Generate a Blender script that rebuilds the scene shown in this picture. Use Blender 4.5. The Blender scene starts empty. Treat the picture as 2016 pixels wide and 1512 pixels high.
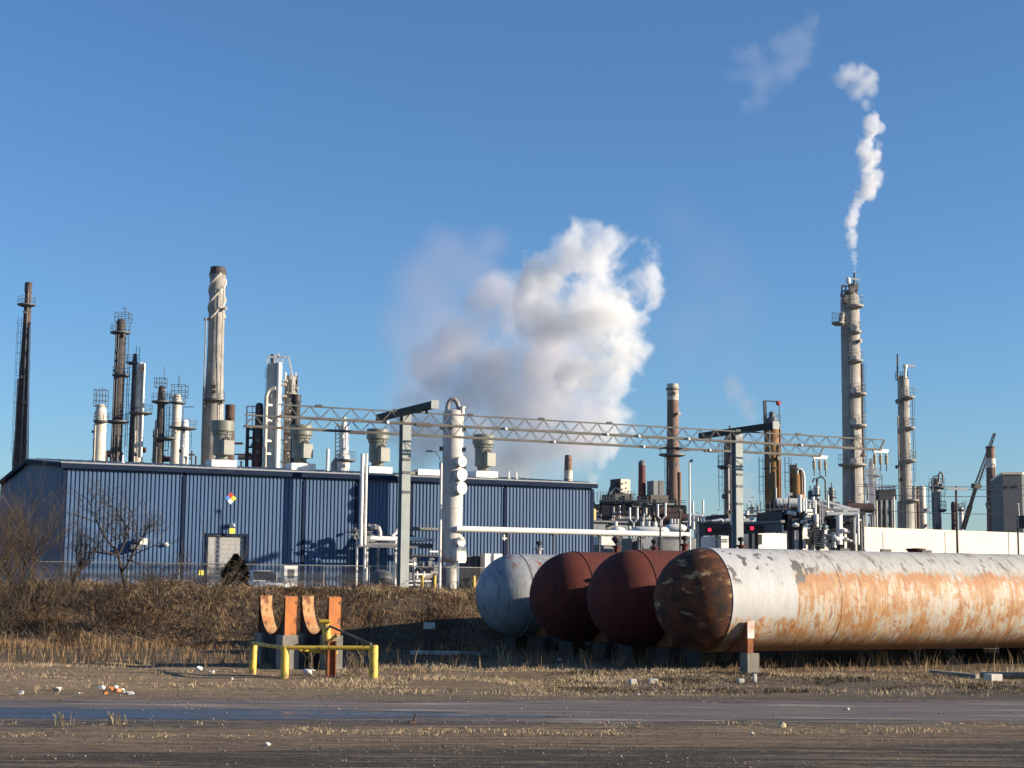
import bpy, math, random
import numpy as np
from mathutils import Vector, Matrix, noise
random.seed(7)
sc = bpy.context.scene
COL = sc.collection
R = math.radians
V = Vector
# ---------------------------------------------------------------- camera
CZ = 2.6
F = 3200.0
PITCH = math.atan((1150-756)/F)
ROLL = 0.009
cam_d = bpy.data.cameras.new('camera')
cam_d.sensor_width = 36.0
cam_d.lens = 36.0*F/2016
cam_d.clip_start = 0.5
cam_d.clip_end = 20000
cam = bpy.data.objects.new('camera', cam_d)
COL.objects.link(cam)
fw = V((0, math.cos(PITCH), math.sin(PITCH)))
r0 = V((1, 0, 0))
u0 = r0.cross(fw)
rt = r0*math.cos(ROLL) + u0*math.sin(ROLL)
up = -r0*math.sin(ROLL) + u0*math.cos(ROLL)
M = Matrix((rt, up, -fw)).transposed().to_4x4()
M.translation = (0, 0, CZ)
cam.matrix_world = M
sc.camera = cam
CP = V((0, 0, CZ))

def ray(px, py):
    return rt*((px-1008)/F) + up*(-(py-756)/F) + fw
def at(px, py, Y):                       # point of a pixel on the plane at depth Y
    d = ray(px, py)
    return CP + d*(Y/d.y)
def onplane(px, py, P0, n):
    d = ray(px, py)
    return CP + d*((P0-CP).dot(n)/d.dot(n))
def mpp(Y):
    return Y/F

# plant axis (long walls, tanks and gantry run this way) and its perpendicular towards the camera
AX = V((0.8988, 0.4384, 0)); NX = V((0.4384, -0.8988, 0)); UZ = V((0, 0, 1))
YAW = math.atan2(AX.y, AX.x)

# ---------------------------------------------------------------- world and sun
SUN_AZ = R(99); SUN_EL = R(15.5)
w = bpy.data.worlds.new('World'); sc.world = w; w.use_nodes = True
nt = w.node_tree; nt.nodes.clear()
sky = nt.nodes.new('ShaderNodeTexSky'); sky.sky_type = 'NISHITA'; sky.sun_disc = False
sky.sun_elevation = SUN_EL; sky.sun_rotation = SUN_AZ; sky.altitude = 0
sky.air_density = 1.0; sky.dust_density = 0.3; sky.ozone_density = 6.0
bg = nt.nodes.new('ShaderNodeBackground'); bg.inputs[1].default_value = 0.088
ow = nt.nodes.new('ShaderNodeOutputWorld')
nt.links.new(sky.outputs[0], bg.inputs[0]); nt.links.new(bg.outputs[0], ow.inputs[0])
sd = bpy.data.lights.new('sun', 'SUN'); sd.energy = 5.0; sd.angle = R(0.5); sd.color = (1.0, 0.86, 0.67)
so = bpy.data.objects.new('sun', sd); COL.objects.link(so)
sv = V((math.sin(SUN_AZ)*math.cos(SUN_EL), math.cos(SUN_AZ)*math.cos(SUN_EL), math.sin(SUN_EL)))
so.rotation_euler = sv.to_track_quat('Z', 'Y').to_euler(); so.location = sv*200
sc.view_settings.view_transform = 'Standard'; sc.view_settings.look = 'None'
sc.view_settings.exposure = 0.90; sc.view_settings.gamma = 1.0
cy = sc.cycles
cy.use_denoising = True
cy.max_bounces = 6; cy.diffuse_bounces = 1; cy.glossy_bounces = 2; cy.volume_bounces = 3
cy.transparent_max_bounces = 12
cy.volume_step_rate = 1.0; cy.volume_max_steps = 256

# ---------------------------------------------------------------- materials
MATS = {}
def _nodes(name):
    m = bpy.data.materials.new(name); m.use_nodes = True
    t = m.node_tree; t.nodes.clear()
    out = t.nodes.new('ShaderNodeOutputMaterial'); b = t.nodes.new('ShaderNodeBsdfPrincipled')
    t.links.new(b.outputs[0], out.inputs[0])
    return m, t, b, out
def rgba(c): return (c[0], c[1], c[2], 1)
class G:                                 # tiny node-graph helper
    def __init__(s, t): s.t = t
    def n(s, ty, **kw):
        x = s.t.nodes.new(ty)
        for k, v in kw.items(): setattr(x, k, v)
        return x
    def l(s, a, b): s.t.links.new(a, b)
    def setin(s, sock, v):
        if hasattr(v, 'node'): s.l(v, sock)
        else: sock.default_value = v
    def coord(s, kind='Object'): return s.n('ShaderNodeTexCoord').outputs[kind]
    def mapv(s, v, scale=(1,1,1), loc=(0,0,0), rot=(0,0,0)):
        m = s.n('ShaderNodeMapping'); s.l(v, m.inputs[0]); m.inputs['Scale'].default_value = scale
        m.inputs['Location'].default_value = loc; m.inputs['Rotation'].default_value = rot; return m.outputs[0]
    def noise(s, v, scale, detail=4, rough=.55, dist=0):
        m = s.n('ShaderNodeTexNoise'); s.l(v, m.inputs['Vector']); m.inputs['Scale'].default_value = scale
        m.inputs['Detail'].default_value = detail; m.inputs['Roughness'].default_value = rough
        m.inputs['Distortion'].default_value = dist; return m.outputs[0]
    def rng(s, v, a, b, c=0., d=1., smooth=False):
        m = s.n('ShaderNodeMapRange'); s.l(v, m.inputs[0])
        if smooth: m.interpolation_type = 'SMOOTHSTEP'
        for i, x in enumerate((a, b, c, d)): m.inputs[i+1].default_value = x
        return m.outputs[0]
    def math(s, op, a, b=0.):
        m = s.n('ShaderNodeMath', operation=op); s.setin(m.inputs[0], a); s.setin(m.inputs[1], b); return m.outputs[0]
    def mix(s, f, a, b):
        m = s.n('ShaderNodeMix', data_type='RGBA'); s.setin(m.inputs[0], f)
        s.setin(m.inputs[6], rgba(a) if isinstance(a, tuple) else a); s.setin(m.inputs[7], rgba(b) if isinstance(b, tuple) else b)
        return m.outputs[2]
    def sep(s, v):
        m = s.n('ShaderNodeSeparateXYZ'); s.l(v, m.inputs[0]); return m.outputs
    def bump(s, h, strength, dist=.02):
        m = s.n('ShaderNodeBump'); s.l(h, m.inputs['Height']); m.inputs['Strength'].default_value = strength
        m.inputs['Distance'].default_value = dist; return m.outputs[0]

def pm(name, c, c2=None, rough=.6, metal=0., scale=1.5, stretch=(1,1,1), lo=.42, hi=.62, c3=None, s3=4., lo3=.55, hi3=.65, st3=(1,1,.15), bump=.15, spec=.5):
    """painted or bare surface: colour c with patches of c2 and streaks of c3"""
    if name in MATS: return MATS[name]
    if max(c) < .55:                     # lower base colours balance the raised exposure; whites keep theirs
        c = tuple(x*.70 for x in c); c2 = c2 and tuple(x*.70 for x in c2); c3 = c3 and tuple(x*.70 for x in c3)
    m, t, b, out = _nodes(name); g = G(t)
    co = g.coord()
    c2 = c2 or tuple(x*.72 for x in c)
    nz = g.noise(g.mapv(co, stretch), scale, 6, .6)
    col = g.mix(g.rng(nz, lo, hi), c, c2)
    fine = g.noise(co, scale*9, 4, .6)
    col = g.mix(g.rng(fine, .3, .75, 0, .35), col, tuple(x*.6 for x in c2))
    if c3:
        n3 = g.noise(g.mapv(co, st3), s3, 5, .65)
        col = g.mix(g.rng(n3, lo3, hi3), col, c3)
    g.l(col, b.inputs['Base Color'])
    b.inputs['Roughness'].default_value = rough; b.inputs['Metallic'].default_value = metal
    b.inputs['Specular IOR Level'].default_value = spec
    if bump: g.l(g.bump(fine, bump), b.inputs['Normal'])
    MATS[name] = m
    return m

white = pm('white_paint', (.72,.70,.66), (.58,.55,.50), c3=(.34,.24,.17), lo3=.62, hi3=.75)
cream = pm('cream_clad', (.66,.60,.51), (.52,.46,.38), c3=(.25,.18,.13), lo3=.62, hi3=.72, scale=.5)
bright = pm('bright_white', (.80,.78,.74), (.72,.70,.66), bump=.05)
galv = pm('galvanised_steel', (.50,.54,.52), (.42,.46,.44), rough=.6, c3=(.36,.38,.37), st3=(2,2,.2))
dark = pm('dark_steel', (.035,.034,.036), (.055,.045,.042), rough=.6)
dgrey = pm('grey_steel', (.14,.15,.17), (.10,.105,.12), rough=.6)
mgrey = pm('mid_grey_steel', (.24,.25,.26), (.17,.18,.19), rough=.6)
brown = pm('brown_rust_steel', (.13,.075,.06), (.085,.05,.045), rough=.8, scale=.6, c3=(.20,.12,.10))
dbrown = pm('dark_brown_column', (.10,.085,.085), (.07,.058,.06), rough=.75, scale=.6, c3=(.15,.12,.11))
brick = pm('brown_brick', (.33,.21,.165), (.24,.15,.12), rough=.9, scale=.5, c3=(.36,.26,.21), lo3=.56, hi3=.68)
redst = pm('red_brown_stack', (.22,.075,.06), (.15,.05,.045), rough=.8, scale=.7)
orange = pm('orange_rust_clad', (.52,.27,.08), (.34,.15,.05), rough=.8, scale=.7, c3=(.16,.08,.04), lo3=.6, hi3=.7)
rust = pm('rust', (.42,.14,.05), (.24,.08,.035), rough=.9, scale=3, c3=(.10,.05,.035), lo3=.6, hi3=.68)
greyg = pm('grey_green_enamel', (.29,.30,.25), (.23,.24,.20), rough=.5)
greycol = pm('weathered_grey_column', (.54,.505,.45), (.38,.355,.32), rough=.75, scale=.5, c3=(.22,.17,.13), lo3=.53, hi3=.68)
conc = pm('concrete', (.36,.33,.28), (.26,.24,.20), rough=.95, scale=2, c3=(.15,.13,.11), lo3=.6, hi3=.7)
slabm = pm('grey_panel', (.13,.145,.165), (.11,.12,.14), rough=.7, scale=.2)
yellow = pm('yellow_paint', (.66,.46,.05), (.58,.38,.05), rough=.55, scale=4, c3=(.20,.12,.04), s3=7, lo3=.54, hi3=.60, st3=(1,1,.4))
yellowc = pm('yellow_clad', (.62,.46,.20), (.50,.34,.13), rough=.7)
black = pm('black_rubber', (.012,.012,.013), (.02,.02,.02), rough=.7)
glassm = pm('dark_glass', (.02,.025,.03), (.03,.03,.04), rough=.1)
redp = pm('red_paint', (.6,.04,.04), (.5,.03,.03))
whitewall = pm('white_concrete', (.62,.57,.48), (.57,.52,.43), scale=.1, bump=.05, c3=(.50,.44,.36), lo3=.68, hi3=.8, s3=1.5)
roofm = pm('roof_metal', (.52,.535,.54), (.42,.44,.46), rough=.7, scale=.4, spec=.2)
fencem = pm('fence_pipe', (.45,.45,.43), (.34,.33,.31), rough=.5, metal=.3)
def emis(name, c, s):
    m, t, b, out = _nodes(name); b.inputs['Base Color'].default_value = rgba(c)
    b.inputs['Emission Color'].default_value = rgba(c); b.inputs['Emission Strength'].default_value = s
    MATS[name] = m; return m
redlamp = emis('red_signal_glow', (1,.03,.08), .9)
lampw = emis('lamp_glass', (.95,.95,.9), .25)

def cladding(name, c, c2):
    m, t, b, out = _nodes(name); g = G(t); co = g.coord()
    n1 = g.noise(g.mapv(co, (1,1,.25)), .7, 5, .6)
    n2 = g.noise(g.mapv(co, (5,5,.35)), 1.6, 4, .6)
    col = g.mix(g.rng(n1, .35, .7), c, c2)
    col = g.mix(g.rng(n2, .52, .8, 0, .45), col, tuple(x*1.25+.01 for x in c))
    g.l(col, b.inputs['Base Color']); b.inputs['Roughness'].default_value = .55
    MATS[name] = m; return m
blueclad = cladding('blue_cladding', (.058,.118,.225), (.046,.094,.180))
bluetrim = pm('blue_trim', (.022,.038,.085), (.018,.030,.07), rough=.85, spec=.12)

# ---------------------------------------------------------------- mesh builder
class MB:
    def __init__(s): s.v = []; s.f = []; s.pc = []
    def _add(s, vs, fs):
        o = len(s.v); s.pc.append((len(s.v), len(s.f), len(vs), len(fs))); s.v += [tuple(v) for v in vs]; s.f += [tuple(i+o for i in f) for f in fs]; return s
    def obox(s, c, a, b, d, ha, hb, hd):
        c = V(c); a = V(a)*ha; b = V(b)*hb; d = V(d)*hd
        vs = [c+a*i+b*j+d*k for i in (-1,1) for j in (-1,1) for k in (-1,1)]
        return s._add(vs, [(0,1,3,2),(4,6,7,5),(0,4,5,1),(2,3,7,6),(0,2,6,4),(1,5,7,3)])
    def box(s, c, sx, sy, sz, yaw=0.):
        a = V((math.cos(yaw), math.sin(yaw), 0)); b = V((-math.sin(yaw), math.cos(yaw), 0))
        return s.obox(c, a, b, UZ, sx/2, sy/2, sz/2)
    def pbox(s, c, la, ln, h):           # box aligned with the plant axis, c = centre
        return s.obox(c, AX, -NX, UZ, la/2, ln/2, h/2)
    def bar(s, p, q, wd, h=None):
        p = V(p); q = V(q); h = h or wd; d = (q-p); L = d.length
        if L < 1e-6: return s
        d.normalize(); r = UZ if abs(d.z) < .95 else V((1,0,0))
        a = d.cross(r).normalized(); b = a.cross(d)
        return s.obox((p+q)/2, d, a, b, L/2, wd/2, h/2)
    def tube(s, p, q, r, r2=None, seg=10, caps=True):
        p = V(p); q = V(q); r2 = r if r2 is None else r2; d = q-p
        if d.length < 1e-6: return s
        d.normalize(); h = UZ if abs(d.z) < .9 else V((0,1,0))
        a = d.cross(h).normalized(); b = d.cross(a)
        vs = []
        for c, rr in ((p, r), (q, r2)):
            for i in range(seg):
                t = 2*math.pi*i/seg; vs.append(c+(a*math.cos(t)+b*math.sin(t))*rr)
        fs = [(i, (i+1)%seg, seg+(i+1)%seg, seg+i) for i in range(seg)]
        if caps: fs += [tuple(range(seg))[::-1], tuple(range(seg, 2*seg))]
        return s._add(vs, fs)
    def path(s, pts, r, seg=8, caps=True):
        pts = [V(p) for p in pts]; n = len(pts); rr = r if isinstance(r, (list, tuple)) else [r]*n
        d0 = (pts[1]-pts[0]).normalized(); h = UZ if abs(d0.z) < .9 else V((0,1,0))
        a = d0.cross(h).normalized(); vs = []
        for i, p in enumerate(pts):
            d = (pts[min(i+1, n-1)]-pts[max(i-1, 0)]).normalized()
            a = (a-d*a.dot(d)).normalized(); b = d.cross(a)
            for k in range(seg):
                t = 2*math.pi*k/seg; vs.append(p+(a*math.cos(t)+b*math.sin(t))*rr[i])
        fs = [(i*seg+k, i*seg+(k+1)%seg, (i+1)*seg+(k+1)%seg, (i+1)*seg+k) for i in range(n-1) for k in range(seg)]
        if caps: fs += [tuple(range(seg))[::-1], tuple(range((n-1)*seg, n*seg))]
        return s._add(vs, fs)
    def lathe(s, c, prof, seg=24, axis='z'):
        c = V(c); vs = []; n = len(prof)
        for r, z in prof:
            for k in range(seg):
                t = 2*math.pi*k/seg
                vs.append(c+(V((r*math.cos(t), r*math.sin(t), z)) if axis == 'z' else V((z, r*math.cos(t), r*math.sin(t)))))
        fs = [(i*seg+k, i*seg+(k+1)%seg, (i+1)*seg+(k+1)%seg, (i+1)*seg+k) for i in range(n-1) for k in range(seg)]
        fs += [tuple(range(seg))[::-1], tuple(range((n-1)*seg, n*seg))]
        return s._add(vs, fs)
    def prism(s, poly, ext):             # poly: list of 3D points, ext: extrusion vector
        n = len(poly); poly = [V(p) for p in poly]; ext = V(ext)
        return s._add(poly+[p+ext for p in poly], [tuple(range(n))[::-1], tuple(range(n, 2*n))]+[(i, (i+1)%n, n+(i+1)%n, n+i) for i in range(n)])
    def ico(s, c, r, sub=1, squash=(1,1,1)):
        key = ('ico', sub)
        if key not in MB.cache:
            import bmesh
            bm = bmesh.new(); bmesh.ops.create_icosphere(bm, subdivisions=sub, radius=1)
            bm.verts.ensure_lookup_table()
            MB.cache[key] = ([v.co.copy() for v in bm.verts], [tuple(v.index for v in f.verts) for f in bm.faces]); bm.free()
        vs, fs = MB.cache[key]; c = V(c)
        return s._add([c+V((v.x*squash[0], v.y*squash[1], v.z*squash[2]))*r for v in vs], fs)
    def build(s, name, mat, parent=None, origin=(0,0,0), smooth=40):
        o = V(origin)
        me = bpy.data.meshes.new(name)
        me.from_pydata([tuple(V(v)-o) for v in s.v], [], s.f)
        if smooth:
            me.polygons.foreach_set('use_smooth', [True]*len(me.polygons))
            me.set_sharp_from_angle(angle=R(smooth))
        me.materials.append(mat)
        ob = bpy.data.objects.new(name, me); COL.objects.link(ob)
        if parent is None: ob.location = o
        else: ob.parent = parent
        return ob
MB.cache = {}

def tag(o, label=None, cat=None, group=None, kind=None):
    if label: o['label'] = label
    if cat: o['category'] = cat
    if group: o['group'] = group
    if kind: o['kind'] = kind
    return o
SPLIT = dict(pier='pier', posts='post', beams='beam', supports='support', seam_rings='seam_ring', band_plate='band_plate', brackets='bracket',
    stub_pipes='stub_pipe', white_risers='riser_pipe', columns='column', saddles='saddle', yellow_panels='yellow_panel', ports='port',
    sample_ports='sample_port', weld_seams='weld_seam', valves='valve', pipe_runs='pipe_run', equipment='equipment_unit', handrails='handrail',
    roof_pipes='roof_pipe', white_fittings='fitting', white_canopy_beams='canopy_beam', white_panels='panel', stair_treads='stair_tread',
    stair_stringers='stair_stringer', dark_gear='gear_box', small_fittings='fitting', dark_decks='deck', machinery='machine_block',
    white_pipes='pipe', valve_cluster='valve', vents='vent', joints='joint', walls='wall', roof='roof_slope', corner_trim='corner_trim', eave_trim='eave_trim', door_frame='door_frame', duct='duct',
    bottom_chord='bottom_chord', flange='flange', base_hopper='base_hopper', dark_frame='frame_beam', cab='cab', chevron='chevron', davit='davit_arm', louvre='louvre', head_gear='head_gear', stair_rail='stair_rail')
class Thing:                             # an Empty at the base; parts are given in world coordinates
    def __init__(s, name, loc, label, cat, group=None, yaw=0):
        s.o = bpy.data.objects.new(name, None); COL.objects.link(s.o)
        s.o.location = V(loc); s.o.rotation_euler = (0, 0, yaw); s.o.empty_display_size = .2
        s.loc = V(loc); s.local = yaw != 0
        tag(s.o, label, cat, group)
    def part(s, name, mb, mat, parent=None, label=None, smooth=40):
        if name in SPLIT and len(mb.pc) > 1:      # every piece a part of its own
            x = None
            for v0, f0, nv, nf in mb.pc[:100]:
                m1 = MB(); m1.v = mb.v[v0:v0+nv]; m1.f = [tuple(i-v0 for i in f) for f in mb.f[f0:f0+nf]]
                x = m1.build(SPLIT[name], mat, parent or s.o, (0,0,0) if s.local else s.loc, smooth)
            return x
        name = SPLIT.get(name, name)
        x = mb.build(name, mat, parent or s.o, (0,0,0) if s.local else s.loc, smooth)
        if label: x['label'] = label
        return x
def copy_tree(o, parent=None):
    c = o.copy(); COL.objects.link(c)
    if parent: c.parent = parent
    for ch in list(o.children): copy_tree(ch, c)
    return c

# ---------------------------------------------------------------- ground
def toeY(X):
    t = X+2
    return 66 + .487*(t if t > 3 else (0 if t < -3 else (t+3)**2/12))
def sstep(t): t = max(0., min(1., t)); return t*t*(3-2*t)
def gz(X, Y):
    t = (Y-toeY(X))/6.5
    z = sstep(t)*2.3
    if t > 1.25: z -= .6*sstep((t-1.25)*1.6)
    n = noise.noise(V((X*.25, Y*.25, 1)))*.10 + noise.noise(V((X*.9, Y*.9, 5)))*.05
    if t > 0 and t < 1.6: n *= 2.2
    flat = sstep((Y-38.5)/6)
    if Y > 100: n *= .3
    return z+n*flat
PZ = 1.7
def ground():
    xs = np.concatenate([[-6000,-2500,-1000,-500,-250,-120], np.arange(-60, 60.1, .5), [120,250,500,1000,2500,6000]])
    ys = np.concatenate([[-60,-20,5], np.arange(15, 110.1, .4), [130,200,400,900,2500,7000]])
    vs = [(x, y, gz(x, y) if abs(x) < 200 or y > 100 else (0 if y < 66 else 1.7)) for y in ys for x in xs]
    nx = len(xs)
    fs = [(j*nx+i, j*nx+i+1, (j+1)*nx+i+1, (j+1)*nx+i) for j in range(len(ys)-1) for i in range(nx-1)]
    m, t, b, out = _nodes('ground_surface'); g = G(t); co = g.coord()
    x, y, z = g.sep(co)[0:3]
    big = g.noise(g.mapv(co, (.12,.5,1)), 1.0, 6, .65)
    mid = g.noise(g.mapv(co, (.35,1.3,1)), 1.6, 7, .75)
    fine = g.noise(g.mapv(co, (1,1,1)), 9, 6, .75)
    grav = g.noise(co, 30, 3, .8)
    yy = g.math('ADD', g.math('SUBTRACT', y, g.math('MULTIPLY', x, .22)), g.math('MULTIPLY', g.math('SUBTRACT', big, .5), 6.0))
    yy = g.math('ADD', yy, g.math('MULTIPLY', g.math('SUBTRACT', mid, .5), 2.2))
    cr = g.n('ShaderNodeValToRGB'); g.l(g.rng(yy, 20, 60), cr.inputs[0])
    stops = [(0,(.05,.047,.043)),(.15,(.050,.045,.041)),(.175,(.24,.165,.11)),(.20,(.28,.19,.115)),(.25,(.34,.245,.15)),
             (.285,(.13,.115,.105)),(.40,(.14,.115,.095)),(.47,(.30,.225,.15)),(.55,(.36,.25,.14)),(.72,(.28,.19,.105)),(.9,(.15,.10,.058)),(1,(.12,.08,.045))]
    el = cr.color_ramp.elements
    el[0].position = 0; el[0].color = rgba(stops[0][1]); el[1].position = 1; el[1].color = rgba(stops[-1][1])
    for p, c in stops[1:-1]:
        e = el.new(p); e.color = rgba(c)
    col = cr.outputs[0]
    col = g.mix(g.rng(mid, .50, .62, 0, .7), col, (.075,.060,.048))
    str_ = g.noise(g.mapv(co, (.18,2.4,1)), 1.5, 6, .7, .4)
    col = g.mix(g.rng(str_, .52, .60, 0, .7), col, (.38,.29,.19))
    col = g.mix(g.rng(str_, .46, .38, 0, .8), col, (.055,.045,.038))
    # tan bare dirt on the left, dark soil below the tanks
    tan = g.math('MULTIPLY', g.rng(x, -3, -7), g.math('MULTIPLY', g.rng(y, 38, 41), g.rng(y, 56, 50)))
    col = g.mix(g.math('MULTIPLY', tan, g.rng(mid, .62, .4)), col, (.50,.345,.20))
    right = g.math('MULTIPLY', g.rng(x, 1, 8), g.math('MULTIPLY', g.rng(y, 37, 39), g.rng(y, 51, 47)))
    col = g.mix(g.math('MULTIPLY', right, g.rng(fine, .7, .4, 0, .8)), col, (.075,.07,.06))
    bank = g.rng(y, 62, 68)
    col = g.mix(g.math('MULTIPLY', bank, g.rng(fine, .3, .6, .4, 1)), col, (.12,.075,.045))
    far = g.rng(y, 100, 140)
    col = g.mix(far, col, (.20,.18,.15))
    med = g.noise(g.mapv(co, (1.2,3.2,1)), 2.4, 6, .75, .3)
    col = g.mix(g.rng(med, .53, .60, 0, .75), col, (.055,.046,.038)); col = g.mix(g.rng(med, .44, .36, 0, .6), col, (.36,.27,.18))
    col = g.mix(g.rng(fine, .52, .62, 0, .8), col, (.05,.042,.035))
    col = g.mix(g.rng(grav, .58, .66, 0, .9), col, (.52,.44,.34))
    col = g.mix(g.rng(grav, .42, .34, 0, .6), col, (.035,.03,.028))
    g.l(col, b.inputs['Base Color']); b.inputs['Roughness'].default_value = .95
    b.inputs['Specular IOR Level'].default_value = .2
    h = g.math('ADD', g.math('ADD', g.math('MULTIPLY', med, 1.2), g.math('MULTIPLY', fine, .8)), g.math('MULTIPLY', grav, .5))
    g.l(g.bump(h, 1.0, .10), b.inputs['Normal'])
    me = bpy.data.meshes.new('ground'); me.from_pydata(vs, [], fs); me.materials.append(m)
    me.polygons.foreach_set('use_smooth', [True]*len(me.polygons))
    o = bpy.data.objects.new('ground', me); COL.objects.link(o); tag(o, kind='structure')
ground()

def sheet(name, x0, x1, yc, hw, zoff, mat, seed, step=.25):
    """irregular flat patch lying on the ground, outline wandering"""
    vs = []; fs = []; n = int((x1-x0)/step); K = 6
    for i in range(n+1):
        x = x0+(x1-x0)*i/n
        e = math.sin(math.pi*min(1, max(0, i/n)))**.35
        a = yc(x)-hw(x)*e*(1+.35*noise.noise(V((x*.5, seed, 0)))+.12*noise.noise(V((x*2.2, seed, 3))))
        c = yc(x)+hw(x)*e*(1+.35*noise.noise(V((x*.4, seed, 9)))+.12*noise.noise(V((x*2.0, seed, 6))))
        for k in range(K+1):
            y = a+(c-a)*k/K; vs.append((x, y, gz(x, y)+zoff))
    for i in range(n):
        for k in range(K):
            fs.append((i*(K+1)+k, (i+1)*(K+1)+k, (i+1)*(K+1)+k+1, i*(K+1)+k+1))
    me = bpy.data.meshes.new(name); me.from_pydata(vs, [], fs); me.materials.append(mat)
    me.polygons.foreach_set('use_smooth', [True]*len(me.polygons))
    o = bpy.data.objects.new(name, me); COL.objects.link(o); tag(o, kind='structure'); return o
def ragged(g, b, co, y0, sl, hw, x1=None, x2=None):
    x, y, z = g.sep(co)[0:3]
    d = g.math('ABSOLUTE', g.math('SUBTRACT', y, g.math('ADD', y0, g.math('MULTIPLY', x, sl))))
    d = g.math('DIVIDE', d, hw)
    if x1 is not None: d = g.math('ADD', d, g.rng(x, x1, x2, 0, 1.2))
    n = g.math('ADD', g.math('MULTIPLY', g.noise(g.mapv(co, (.22,1.1,1)), 1.3, 6, .65), 1.5), g.math('MULTIPLY', g.noise(co, 3.5, 4, .7), .5))
    g.l(g.rng(g.math('SUBTRACT', g.math('ADD', n, -.28), d), -.04, .10), b.inputs['Alpha'])
m, t, b, out = _nodes('puddle_water'); g = G(t); co = g.coord()
n1 = g.noise(g.mapv(co, (.25,1.2,1)), 1.2, 5, .6)
g.l(g.mix(g.rng(n1, .40, .62), (.035,.045,.060), (.075,.07,.066)), b.inputs['Base Color'])
g.l(g.rng(n1, .42, .66, .22, .55), b.inputs['Roughness'])
g.l(g.bump(g.noise(g.mapv(co, (1,2,1)), 3, 3, .6), .25, .02), b.inputs['Normal'])
ragged(g, b, co, 32.8, .04, 1.75, -4, 5)
MATS['puddle'] = m
m2, t, b, out = _nodes('wet_asphalt'); g = G(t); co = g.coord()
n1 = g.noise(g.mapv(co, (.15,1.5,1)), 1.4, 6, .65); n2 = g.noise(co, 20, 4, .8)
c = g.mix(g.rng(n1, .38, .56), (.085,.075,.078), (.17,.13,.10)); c = g.mix(g.rng(n1, .58, .64), c, (.34,.29,.23)); c = g.mix(g.rng(n2, .55, .7, 0, .8), c, (.33,.28,.22))
g.l(c, b.inputs['Base Color']); b.inputs['Roughness'].default_value = .75
g.l(g.bump(n2, .5, .03), b.inputs['Normal'])
ragged(g, b, co, 34.2, .10, 4.2)
sheet('old_road', -16, 18, lambda x: 34.6+.10*x, lambda x: 5.5, .006, m2, 3)
sheet('puddle', -14, 6, lambda x: 32.8+.04*x, lambda x: 2.6, .012, MATS['puddle'], 8)
# ---------------------------------------------------------------- process columns and stacks
def zof(cx, y, Z): return at(cx, y, Z).z
def xof(cx, y, Z): return at(cx, y, Z).x
def add_platform(T, shellparent, Z, y, xl, xr, deckmat=None, rail=True, depth=None, X0=None, Y0=None):
    deckmat = deckmat or dgrey
    a = at(xl, y, Z); b2 = at(xr, y, Z); c = (a+b2)/2; r = (b2.x-a.x)/2
    if Y0 is not None: c.y = Y0
    mb = MB(); n = 14
    mb.lathe(c, [(r*.55, -.42), (r, -.20), (r, 0), (r*.97, .02)], n)
    d = T.part('platform', mb, deckmat)
    if rail:
        rb = MB(); rt_ = .045*Z/250
        for k in range(n):
            p = c+V((math.cos(2*math.pi*k/n), math.sin(2*math.pi*k/n), 0))*(r-.05)
            q = c+V((math.cos(2*math.pi*(k+1)/n), math.sin(2*math.pi*(k+1)/n), 0))*(r-.05)
            if k % 2 == 0 or n < 9: rb.bar(p, p+UZ*1.15, rt_)
            for h in (.6, 1.15): rb.bar(p+UZ*h, q+UZ*h, rt_)
        rb.build('railing', deckmat, d, T.loc)
    return d
def add_ladder(T, Z, x, y0, y1, mat=None, cage=True, side=1):
    mat = mat or dgrey; p = at(x, y0, Z); q = V((p.x, p.y, zof(x, y1, Z)))
    mb = MB(); s = max(.04, .045*Z/250)
    for d in (-.22, .22): mb.bar(p+V((d, 0, 0)), q+V((d, 0, 0)), s)
    z = q.z
    while z < p.z:
        mb.bar((p.x-.22, p.y, z), (p.x+.22, p.y, z), s*.8); z += .9
    if cage:
        z = q.z+2
        while z < p.z:
            for k in range(6):
                a0 = math.pi*(k/6); a1 = math.pi*((k+1)/6)
                mb.bar((p.x-.4*math.cos(a0), p.y-.7*math.sin(a0), z), (p.x-.4*math.cos(a1), p.y-.7*math.sin(a1), z), s*.8)
            z += 1.6
        for k in (1, 3, 5):
            a0 = math.pi*k/6
            mb.bar((p.x-.4*math.cos(a0), p.y-.7*math.sin(a0), q.z+2), (p.x-.4*math.cos(a0), p.y-.7*math.sin(a0), p.z), s*.8)
    return T.part('ladder', mb, mat)
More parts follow.
